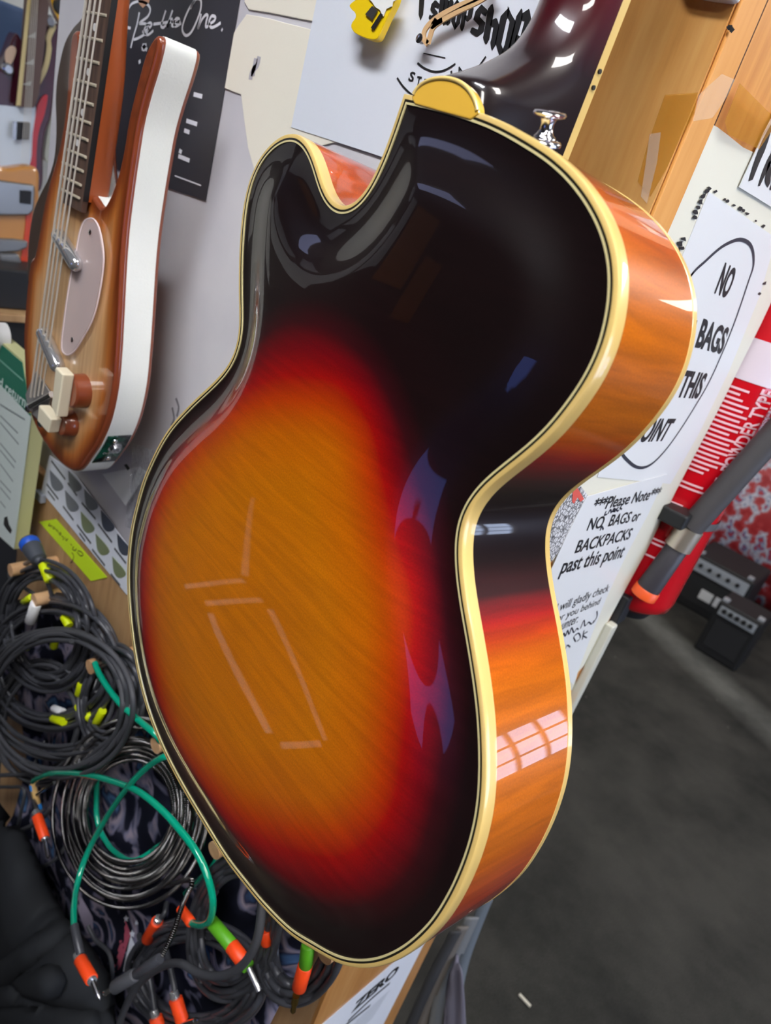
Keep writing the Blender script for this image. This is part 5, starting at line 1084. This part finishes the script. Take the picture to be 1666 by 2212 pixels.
# ------------------------------------------------------------------ fire extinguisher behind the wall end
EX, EY, ER = 0.955, 0.236, 0.060
EXT = empty('fire_extinguisher', 'red fire extinguisher with white label hung behind the sign wall', 'fire extinguisher')
M_red = mat('gloss_red_enamel', (196, 8, 26), 0.25, coat=0.6)
M_lab = mat('white_label', (222, 208, 218), 0.35)
_zb, _zt = 1.085, 1.62
MB().lathe((EX, EY, _zb), (0, 0, 1), [(0, 0.0), (0, ER * 0.7), (0.012, ER * 0.96), (0.025, ER), (_zt - _zb, ER), (_zt - _zb + 0.03, ER * 0.8), (_zt - _zb + 0.05, 0.02), (_zt - _zb + 0.07, 0.018), (_zt - _zb + 0.07, 0.0)], 48).build('cylinder', M_red, EXT, smooth=50)
def band(name, z0, z1, r, m, a0=0, a1=2 * math.pi, parent=EXT):
    b = MB(); n = 40; vs = []
    for z in (z0, z1):
        for k in range(n + 1): an = a0 + (a1 - a0) * k / n; vs.append((EX + r * math.cos(an), EY + r * math.sin(an), z))
    b.add(vs, [(k, k + 1, n + 2 + k, n + 1 + k) for k in range(n)]); return b.build(name, m, parent, smooth=60)
def wrap(mb, s, z, r=ER + 0.0009): 
    an = math.pi * 1.25 + s / ER; return np.array([EX + r * math.cos(an), EY + r * math.sin(an), z])
# angle of the side looking at the camera is about pi*1.08
def zray(px, py):                             # height of a photo point on the near side of the cylinder
    return hit(px, py, (EX - 0.7 * ER, EY - 0.7 * ER, 0), np.array([-0.9, -0.43, 0]))[2]
_lz0, _lz1 = zray(1610, 822), zray(1648, 735)
band('white_label', _lz0, _lz1, ER + 0.0008, M_lab)
M_lp = mat('pink_white_print', (240, 196, 206), 0.5)
def wtext(body, s0, s1, z0, z1, up=True, m=M_lp, name='label_lettering', bold=0.02):
    """letters wrapped on the cylinder, reading upwards"""
    v, f = text_verts(body, bold); pts = [wrap(None, s0 + (s1 - s0) * (1 - b), z0 + (z1 - z0) * a) for a, b in v]
    return MB().add(pts, f).build(name, m, EXT)
# the large line runs along the cylinder axis, reading upwards
wtext('ABE  POWDER TYPE', -0.002, 0.018, zray(1530, 1075), zray(1655, 842))
wtext('FIRE EXTINGUISHER', 0.021, 0.031, zray(1545, 1090), zray(1660, 850), bold=0.0)
_rows = [(0.004 * k, w) for k, w in enumerate((16, 12, 15, 20, 18, 22, 19, 24, 21, 17, 23, 20, 24, 22, 18, 24, 20, 16, 14, 0, 0, 18, 20, 0, 0, 0, 12, 20, 0, 9, 0, 0, 0, 0, 0, 22, 20, 0, 0, 18))]
_b = MB(); _zt0 = _lz0 - 0.012
for dz, w in _rows:
    if w:
        n = 6
        for k in range(n):
            s0, s1 = -0.046 + w * 0.002 * k / n, -0.046 + w * 0.002 * (k + 1) / n
            z = _zt0 - dz * 1.5; _b.add([wrap(None, s0, z), wrap(None, s1, z), wrap(None, s1, z + 0.0026), wrap(None, s0, z + 0.0026)], [(0, 1, 2, 3)])
_o = _b.build('label_small_print', M_lp, EXT); _o['kind'] = 'stuff'
band('clamp_band', zray(1455, 1128), zray(1462, 1112), ER + 0.0015, mat('grey_strap', (80, 82, 86), 0.4))
MB().lathe((EX, EY, _zb - 0.012), (0, 0, 1), [(0, 0.0), (0, ER * 0.6), (0.014, ER * 0.72), (0.016, 0.0)], 40).build('base_shade', mat('black_base_shade', (26, 28, 32), 0.6), EXT, smooth=50)  # black disc stands in for the shadow under the cylinder
# hose, ferrule and nozzle run in front of the cylinder
def PH(px, py): return hit(px, py, (EX - 0.75 * (ER + 0.017), EY - 0.75 * (ER + 0.017) + 0.012, 0), np.array([-0.72, -0.69, 0]))
_h0, _h1, _h2, _h3 = PH(1720, 885), PH(1492, 1140), PH(1464, 1182), PH(1388, 1288)
MB().tube([_h0, _h0 * .5 + _h1 * .5, _h1], 0.0155, 20).build('hose', mat('black_ribbed_hose', (62, 60, 62), 0.55), EXT, smooth=60)
MB().cyl(_h1, _h2, 0.0168, seg=28).build('ferrule', mat('brushed_steel_ferrule', (206, 196, 180), 0.3, metal=0.8), EXT, smooth=50)
_t = (_h3 - _h2); _L = np.linalg.norm(_t)
_nz = MB().lathe(_h2, _t, [(0, 0.013), (0.002, 0.014), (_L - 0.014, 0.0155), (_L - 0.014, 0.0)], 28).build('nozzle', mat('dark_nozzle', (52, 50, 56), 0.45), EXT, smooth=50)
MB().lathe(_h2 + _t * (1 - 0.014 / _L), _t, [(0, 0.016), (0.001, 0.0168), (0.013, 0.0168), (0.014, 0.0155), (0.014, 0)], 28).build('nozzle_ring', mat('orange_plastic', (228, 88, 36), 0.4), _nz, smooth=50)
_b = MB(); _c = PH(1474, 1120); _b.box(_c + _EY * 0.02, (_EX, _EY, _EZ), (0.02, 0.03, 0.010)); _b.build('hose_clip', mat('black_clip', (24, 26, 28), 0.5), EXT, bevel=0.003)
MB().abox((XE + 0.0005, YC + 0.03, 1.2), (EX - ER + 0.006, YC + 0.07, 1.5)).build('wall_bracket', mat('dark_bracket', (50, 50, 54), 0.5), EXT)
reparent_keep(EXT, (EX, EY, _zb - 0.012))
_sc = MB().abox((XE + 0.0005, YC - 0.012, PX(1325, 1350, XE)[2]), (XE + 0.03, YC + 0.02, PX(1352, 1290, XE)[2])).build('black_clip_block', mat('black_plastic_block', (30, 32, 36), 0.5), bevel=0.003)
_sc.name = 'cable_clip'; tag(_sc, 'small black plastic clip on the wall end under the extinguisher', 'clip')

# ------------------------------------------------------------------ straps hanging at the free end of the partition
M_st = [mat('grey_webbing_strap', (112, 114, 116), 0.7), mat('dark_webbing_strap', (52, 52, 54), 0.7), mat('blue_grey_webbing_strap', (96, 104, 112), 0.7), mat('brown_grey_strap', (104, 98, 92), 0.7)]
for lab, mi, x, pts, wd in (('light grey strap hanging nearest the floor side of the straps', 2, 0.95, [(1052, 1940), (1024, 2010), (1000, 2080), (986, 2150), (974, 2260)], 0.022), ('grey strap second from the right, beside the lower wood panel', 0, 0.935, [(1020, 1980), (990, 2050), (960, 2120), (945, 2180), (930, 2270)], 0.026),
                            ('brown grey strap in the middle of the hanging straps', 3, 0.92, [(1000, 2000), (960, 2080), (935, 2140), (915, 2200), (895, 2280)], 0.022), ('dark strap close against the wooden panel edge', 1, 0.90, [(985, 2010), (948, 2080), (915, 2150), (880, 2230)], 0.022)):
    p = spline([PX(a, b, x) for a, b in pts], 8); bb = MB(); ribbon(bb, p, wd, np.array([-0.6, -0.8, 0.0])); o = bb.build('guitar_strap', M_st[mi], smooth=60); s = o.modifiers.new('thick', 'SOLIDIFY'); s.thickness = 0.003
    tag(o, lab, 'strap', 'straps at the end of the partition')
_pv, _pf = plate(resample(np.array([(985, 2060), (1000, 2100), (1004, 2160), (1010, 2260), (955, 2260), (960, 2180), (972, 2110)], float), 8, True), 8)
_o = obj('fabric_pouch', raw_mesh('fabric_pouch', [PX(a, b, 0.93 + 0.006 * math.sin(a * 0.3)) for a, b in _pv], _pf), mat('mauve_grey_fabric', (104, 102, 116), 0.9)); _s = _o.modifiers.new('thick', 'SOLIDIFY'); _s.thickness = 0.004
tag(_o, 'mauve grey fabric pouch hanging with the straps at the bottom edge', 'pouch')
# scrap on the carpet
_a, _c = PF(1122, 2148, 0.004), PF(1146, 2174, 0.004)
tag(MB().cyl(_a, _c, 0.004, seg=12).build('paper_straw', mat('off_white_straw', (206, 202, 186), 0.6), smooth=40), 'short off-white stick lying on the dark carpet', 'litter')

# ------------------------------------------------------------------ far side of the shop, right
M_tolex = mat('black_vinyl_cabinet', (17, 18, 20), 0.6); M_grille = mat('grey_control_panel', (158, 164, 170), 0.4, metal=0.2); M_logo = mat('white_badge', (196, 198, 200), 0.5)
def amp(label, quad, x, depth, strip, logo):
    a, b = PX(*quad[0], x), PX(*quad[1], x); y0, y1 = sorted((a[1], b[1])); zt = (a[2] + b[2]) / 2
    e = empty('guitar_amplifier', label, 'amplifier', None, (x + depth / 2, (y0 + y1) / 2, FZ))
    def pt(o): o.matrix_parent_inverse = Matrix.Translation(Vector((x + depth / 2, (y0 + y1) / 2, FZ))).inverted()
    pt(MB().abox((x, y0, FZ), (x + depth, y1, zt)).build('cabinet', M_tolex, e, bevel=0.012))
    pt(MB().abox((x - 0.006, y0 + 0.02, zt - strip), (x + 0.002, y1 - 0.02, zt - 0.02)).build('control_panel', M_grille, e))
    pt(MB().abox((x - 0.004, y0 + 0.03, FZ + 0.05), (x + 0.002, y1 - 0.03, zt - strip - 0.03)).build('grille', mat('dark_grille_cloth', (24, 25, 27), 0.9), e))
    if logo:
        b = MB()
        for s0, s1 in logo: b.abox((x - 0.010, y1 - s1 * (y1 - y0), zt - strip - 0.14), (x - 0.003, y1 - s0 * (y1 - y0), zt - strip - 0.08))
        pt(b.build('badge', M_logo, e))
    for k in range(5): pt(MB().cyl((x - 0.022, y0 + (y1 - y0) * (0.2 + 0.15 * k), zt - strip * 0.55), (x - 0.004, y0 + (y1 - y0) * (0.2 + 0.15 * k), zt - strip * 0.55), 0.012, seg=12).build('knob', M_tolex, e))
    for sy in (-1, 1): pt(MB().abox((x + 0.02, (y0 + y1) / 2 + sy * (y1 - y0) * 0.4 - 0.015, zt), (x + 0.06, (y0 + y1) / 2 + sy * (y1 - y0) * 0.4 + 0.015, zt + 0.012)).build('corner_guard', M_grille, e))
    return e
amp('large black amplifier with grey control panel on the far carpet', [(1500, 1190), (1632, 1262)], 4.25, 0.40, 0.10, [(0.38, 0.58), (0.62, 0.92)])
amp('smaller black amplifier with grey edge in front of the larger one', [(1556, 1296), (1650, 1350)], 3.80, 0.24, 0.07, None)
tag(MB().abox((4.3, 0.91, FZ), (4.6, 1.2, 0.50)).build('speaker_case', M_tolex, bevel=0.02), 'tall black case between the extinguisher and the far amplifiers', 'case')
# shopping bag, tub and other blurred things
M_bagp = mat('red_white_printed_bag', (180, 60, 60), 0.5)
_v = coords(M_bagp); _n = nd(M_bagp, 'ShaderNodeTexNoise', i_Scale=12.0, i_Detail=3.0); ln(M_bagp, _v, _n.inputs['Vector'])
_r = ramp(M_bagp, [(0.38, (150, 30, 36)), (0.48, (176, 60, 62)), (0.52, (158, 146, 160)), (0.57, (196, 198, 208)), (0.61, (96, 110, 150)), (0.65, (170, 50, 54))]); ln(M_bagp, _n.outputs['Fac'], _r.inputs['Fac']); ln(M_bagp, _r.outputs['Color'], bsdf(M_bagp).inputs['Base Color'])
def lump(name, c, half, m, label, cat, seed=1, amp_=0.12, sub=3):
    bm = bmesh.new(); bmesh.ops.create_icosphere(bm, subdivisions=sub, radius=1.0); rg = random.Random(seed); ph = [rg.uniform(0, 6) for _ in range(6)]
    for v in bm.verts:
        p = v.co; k = 1 + amp_ * (math.sin(3.1 * p.x + ph[0]) + math.sin(4.3 * p.y + ph[1]) + math.sin(3.7 * p.z + ph[2]) + 0.6 * math.sin(9 * p.x + 7 * p.z + ph[3]))
        q = Vector([math.copysign(abs(t) ** 0.6, t) for t in p]); v.co = Vector((c[0] + half[0] * q.x * k, c[1] + half[1] * q.y * k, max(FZ, c[2] + half[2] * q.z * k)))
    me = bpy.data.meshes.new(name); bm.to_mesh(me); bm.free()
    for p in me.polygons: p.use_smooth = True
    return tag(obj(name, me, m), label, cat)
lump('printed_bag', (5.05, 0.47, 0.32), (0.27, 0.62, 0.52), M_bagp, 'large red and white printed bag behind the far amplifiers', 'bag', 3)
lump('blue_bag', (5.0, 1.45, 0.42), (0.22, 0.14, 0.62), mat('blue_cloth', (30, 74, 130), 0.7), 'blue cloth bag beside the red and white printed bag', 'bag', 5)
lump('blue_pouch', (5.0, 0.60, 1.02), (0.2, 0.3, 0.10), mat('pale_blue_cloth', (110, 136, 160), 0.7), 'pale blue pouch on top of the red and white printed bag', 'bag', 8)
lump('yellow_ball', (4.45, -0.02, 0.56), (0.16, 0.16, 0.16), mat('yellow_plastic_ball', (208, 160, 20), 0.5), 'yellow round object at the right edge above the amplifiers', 'ball', 9, 0.02)
_p0 = PX(1625, 990, 4.5); _p1 = PX(1640, 985, 5.68)
MB().lathe((5.62, _p1[1] - 0.05, 0.92), (0, 0, 1), [(0, 0.0), (0, 0.26), (0.05, 0.30), (0.24, 0.34), (0.26, 0.36), (0.28, 0.36), (0.28, 0.33), (0.08, 0.28), (0.08, 0)], 40).build('plastic_tub', mat('pale_teal_plastic', (120, 158, 152), 0.4), smooth=40)
_o = bpy.data.objects['plastic_tub']; tag(_o, 'pale teal plastic tub standing high at the right edge', 'tub')
tag(MB().abox((5.36, _p1[1] - 0.5, FZ), (5.98, _p1[1] + 0.42, 0.915)).build('display_stand', mat('dark_display_stand', (30, 32, 34), 0.7), bevel=0.01), 'dark stand under the pale teal tub on the far side', 'stand')
tag(MB().abox((5.5, _p1[1] - 0.28, 1.205), (5.8, _p1[1] + 0.10, 1.36)).build('cardboard_box', mat('pale_cream_box', (206, 208, 180), 0.6), bevel=0.01), 'pale cream box resting on the teal tub', 'box')

# ------------------------------------------------------------------ far side of the shop, left
YB1 = 1.95
def zl(pts): return [(x / 3.456, y / 3.456) for x, y in pts]
NY = np.array([0, -1.0, 0])
def yplate(name, px, y, th, m, parent, bevel=0.0, sm_it=6, step=3):
    P_ = resample(spline(px, 6, True), step, True) if sm_it else np.array(px, float)
    return MB().prism([PY(a, b, y) for a, b in P_], NY * th).build(name, m, parent, bevel=bevel)
def lines(name, px, y, w, m, parent):
    for l in px:
        b = MB(); b.tube([PY(a, c, y) for a, c in l] if len(l) > 2 else [PY(*l[0], y), (PY(*l[0], y) + PY(*l[1], y)) / 2, PY(*l[1], y)], w, 6); b.build(name, m, parent)
e1 = empty('electric_guitar', 'dark maroon guitar with white pickguard hung at the far left', 'guitar')
M_maroon = mat('maroon_lacquer', (66, 18, 36), 0.25, coat=0.8); M_scar = mat('scarlet_edge_lacquer', (190, 18, 24), 0.25, coat=0.8)
M_bindw = mat('pale_binding', (206, 186, 128), 0.4); M_pgw = mat('white_pickguard', (214, 222, 230), 0.3); M_rose2 = mat('brown_rosewood', (92, 68, 60), 0.5)
yplate('body', zl([(60, 240), (140, 300), (300, 180), (415, 170), (432, 230), (412, 400), (385, 560), (352, 700), (330, 850), (292, 960), (272, 1100), (262, 1380), (150, 1420), (-40, 1420), (-220, 1300), (-240, 900), (-180, 600), (-40, 480)]), YB1, 0.04, M_maroon, e1, 0.008)
yplate('edge', zl([(352, 710), (330, 850), (292, 960), (272, 1100), (262, 1375), (218, 1370), (232, 1100), (262, 850), (300, 740)]), YB1 - 0.041, 0.002, M_scar, e1)
yplate('pickguard', zl([(-150, 800), (10, 785), (120, 795), (255, 785), (240, 1000), (215, 1232), (100, 1245), (-150, 1260)]), YB1 - 0.041, 0.003, M_pgw, e1)
yplate('armrest', zl([(385, 180), (415, 200), (378, 290), (380, 380), (350, 520), (290, 640), (240, 705), (235, 670), (290, 570), (330, 450), (345, 330), (340, 270)]), YB1 - 0.041, 0.003, M_bindw, e1)
_nk1 = yplate('neck', zl([(190, -160), (360, -160), (262, 700), (228, 795), (118, 790), (128, 700)]), YB1 - 0.041, 0.02, M_rose2, e1, sm_it=0)
yplate('neck_binding', zl([(220, -160), (245, -160), (152, 788), (118, 788)]), YB1 - 0.0615, 0.002, M_bindw, _nk1, sm_it=0)
for q in ([(205, 275), (270, 240), (262, 285)], [(188, 475), (255, 440), (246, 485)], [(168, 630), (235, 605), (228, 640)]): yplate('inlay', zl(q), YB1 - 0.0615, 0.001, mat('pearl_inlay', (176, 176, 172), 0.4), _nk1, sm_it=0)
lines('string', [zl([(250 + 14 * k, -160), (150 + 16 * k, 1360)]) for k in range(4)], YB1 - 0.066, 0.0007, M_string, e1)
_pk = yplate('pickup', zl([(95, 908), (212, 908), (208, 1038), (92, 1036)]), YB1 - 0.0445, 0.012, M_ink, e1, 0.003, sm_it=0)
yplate('pole_cover', zl([(95, 905), (125, 905), (118, 1040), (90, 1040)]), YB1 - 0.0570, 0.002, M_nickel, _pk, sm_it=0)
for q in ((360, 155), (48, 512)):
    MB().lathe(PY(*zl([q])[0], YB1 - 0.04), NY, [(0, 0.012), (0.01, 0.012), (0.014, 0.008), (0.014, 0)], 16).build('knob', M_nickel, e1, smooth=40)
yplate('control_plate', zl([(40, 380), (85, 340), (118, 370), (95, 450), (60, 490), (38, 450)]), YB1 - 0.041, 0.003, mat('cream_cover', (206, 176, 150), 0.5), e1)
YB2 = 1.80
e2 = empty('electric_guitar', 'orange natural guitar with chrome pickups below the maroon one at left', 'guitar')
M_or = mat('orange_wood_lacquer', (204, 142, 76), 0.3, coat=0.7); M_rededge = mat('red_orange_edge', (214, 66, 26), 0.3, coat=0.7); M_chr = mat('chrome_hardware', (150, 150, 150), 0.22, metal=0.6)
yplate('body', zl([(-220, 1240), (0, 1232), (218, 1228), (240, 1400), (240, 1560), (222, 1700), (205, 1850), (195, 2000), (120, 2060), (-60, 2100), (-260, 2000)]), YB2, 0.04, M_or, e2, 0.008)
yplate('edge', zl([(198, 1535), (242, 1530), (226, 1700), (208, 1850), (196, 2010), (140, 2050), (165, 1860), (186, 1700)]), YB2 - 0.041, 0.002, M_rededge, e2)
_p2 = yplate('pickup', zl([(-40, 1335), (245, 1375), (240, 1560), (200, 1600), (-40, 1600)]), YB2 - 0.041, 0.012, M_chr, e2, 0.004, sm_it=0)
yplate('pickup_coil', zl([(150, 1420), (232, 1425), (228, 1525), (148, 1515)]), YB2 - 0.0535, 0.003, M_ink, _p2, sm_it=0)
_b2 = yplate('bridge', zl([(-40, 1770), (90, 1775), (195, 1790), (190, 1840), (120, 1870), (-40, 1880)]), YB2 - 0.041, 0.014, M_chr, e2, 0.005, sm_it=0)
yplate('tailpiece', zl([(-30, 1880), (120, 1880), (150, 1960), (135, 2120), (60, 2180), (-30, 2190)]), YB2 - 0.041, 0.018, M_chr, e2, 0.006, sm_it=0)
YB3 = 1.75
e3 = empty('electric_guitar', 'yellow guitar with brown edge and white price tag, top left', 'guitar')
yplate('body', zl([(360, -200), (345, -60), (365, 60), (410, 160), (480, 245), (560, 205), (660, 120), (700, -200)]), YB3, 0.04, mat('brown_burst_edge', (104, 58, 26), 0.3, coat=0.8), e3, 0.01)
yplate('top', zl([(385, -200), (372, -60), (390, 50), (425, 130), (485, 212), (550, 180), (640, 100), (680, -200)]), YB3 - 0.041, 0.003, mat('amber_yellow_lacquer', (226, 168, 8), 0.25, coat=0.8), e3)
yplate('price_tag', zl([(512, -60), (585, -60), (578, 128), (510, 118)]), YB3 - 0.046, 0.001, M_pgw, e3, sm_it=0)
MB().lathe(PY(*zl([(445, 48)])[0], YB3 - 0.044), NY, [(0, 0.014), (0.012, 0.013), (0.015, 0.0)], 16).build('knob', M_ink, e3, smooth=40)
e4 = yplate('cream_guitar', zl([(395, 380), (430, 390), (410, 560), (400, 760), (398, 1060), (350, 1180), (290, 1180), (275, 1120), (300, 940), (345, 760), (370, 560)]), 2.055, 0.045, mat('pale_cream_lacquer', (214, 212, 188), 0.3, coat=0.6), None, 0.008)
tag(e4, 'pale cream guitar body seen between the maroon and dark brown guitars', 'guitar')
# dark brown body hung close behind the bass
_db = [(x / 3.204, y / 3.204) for x, y in [(570, 130), (545, 150), (500, 200), (450, 290), (415, 420), (392, 560), (384, 700), (388, 850), (384, 1000), (368, 1120), (330, 1240), (280, 1340), (235, 1450), (208, 1580), (192, 1760), (195, 1950), (260, 2080), (440, 2100), (470, 1500), (500, 800), (540, 300)]]
_P = resample(spline(_db, 6, True), 4, True)
_o = MB().prism([PB(x, y, 0.045) for x, y in _P], -NB * 0.036).build('electric_guitar', mat('dark_walnut_lacquer', (58, 38, 28), 0.3, coat=0.7), bevel=0.006)
tag(_o, 'dark walnut brown guitar body hung directly behind the longhorn bass', 'guitar')
struct(MB().abox((0.1, 2.06, FZ), (1.35, 2.12, 2.9)).build('wall_side', mat('pale_display_wall', (206, 206, 198), 0.7)))
# blue case and shelf in the left distance
tag(MB().abox(PY(-60, 300, 2.04) - np.array([0, 0.06, 0]), PY(38, 18, 2.04) + np.array([0, 0.015, 0])).build('instrument_case', mat('slate_blue_case', (74, 96, 132), 0.6), bevel=0.01), 'slate blue case behind the neck of the maroon guitar', 'case')
_sa, _sb = PY(-120, 690, 1.62), PY(140, 690, 1.62)
tag(MB().abox((_sa[0] - 0.1, 1.62, PY(20, 696, 1.62)[2]), (XC + 0.35, 2.055, PY(20, 680, 1.62)[2])).build('wooden_shelf', M_board, bevel=0.002), 'pale wooden shelf board at the left edge above the green notice', 'shelf')
_z = PY(20, 680, 1.62)[2]
tag(MB().abox((_sa[0] - 0.05, 1.66, _z + 0.0005), (XC + 0.3, 1.95, _z + 0.09)).build('equipment_box', mat('black_equipment', (26, 26, 28), 0.5), bevel=0.005), 'low black equipment box standing on the wooden shelf', 'box')
tag(MB().abox((_sa[0] - 0.1, 1.64, FZ), (XC + 0.36, 2.055, PY(20, 697, 1.62)[2] - 0.001)).build('storage_cabinet', mat('black_cabinet', (22, 22, 24), 0.6)), 'black cabinet under the wooden shelf behind the green notice', 'cabinet')
_c = PX(12, 728, 0.452)
tag(MB().lathe(_c, (-1, 0, 0), [(0, 0.010), (0, 0.022), (0.02, 0.022), (0.02, 0.010), (0, 0.010)], 24).build('tape_roll', mat('white_tape_roll', (208, 206, 204), 0.5), smooth=40), 'white roll of tape above the green returns notice', 'tape roll')
# the green headed returns notice
def zr(pts): return [(x / 3.35, 560 + y / 3.35) for x, y in pts]
NX0 = 0.44
_rn = empty('notice_board', 'green headed white notice with the words and returns at left', 'sign')
def xplate(name, px, x, th, m, parent): return MB().prism([PX(a, b, x) for a, b in px], _EX * th).build(name, m, parent)
xplate('board', zr([(-300, 370), (0, 590), (165, 735), (225, 1135), (100, 2100), (0, 2010), (-300, 1800)]), NX0, 0.022, mat('olive_cream_board_edge', (190, 188, 138), 0.5), _rn)
xplate('header', zr([(-300, 400), (0, 610), (158, 748), (222, 1138), (0, 905), (-300, 620)]), NX0 - 0.0012, 0.001, mat('green_print', (28, 108, 84), 0.5), _rn)
xplate('page', zr([(-300, 622), (0, 907), (222, 1140), (99, 2097), (0, 2008), (-300, 1800)]), NX0 - 0.0012, 0.001, mat('pale_notice_page', (204, 214, 208), 0.5), _rn)
_b = MB(); text_on(_b, 'and returns', PX(*zr([(-60, 880)])[0], NX0 - 0.002), PX(*zr([(205, 1098)])[0], NX0 - 0.002), PX(*zr([(-52, 805)])[0], NX0 - 0.002), 0.01); _b.build('heading', mat('white_heading', (206, 222, 214), 0.5), _rn)
b = MB(); ribbon(b, [PX(*q, NX0 - 0.002) for q in zr([(-200, 590), (0, 730), (170, 880)])], 0.003, NB); b.build('text_line', mat('pale_green_text', (120, 170, 150), 0.6), _rn)
for k, l in enumerate([[(0, 1050), (180, 1160)], [(0, 1130), (130, 1260)], [(0, 1180), (135, 1340)], [(0, 1330), (115, 1470)], [(0, 1380), (105, 1510)], [(0, 1480), (95, 1610)], [(0, 1600), (80, 1690)], [(0, 1650), (75, 1740)], [(0, 1750), (40, 1800)]]):
    b = MB(); ribbon(b, [PX(*q, NX0 - 0.002) for q in zr(l)], 0.003, NB); b.build('text_line', mat('grey_text_%d' % k, (140, 148, 148), 0.6), _rn)
xplate('logo_mark', zr([(30, 1870), (50, 1860), (62, 1920), (85, 1960), (75, 1985), (45, 1950), (25, 1920)]), NX0 - 0.0018, 0.0005, M_ink, _rn)
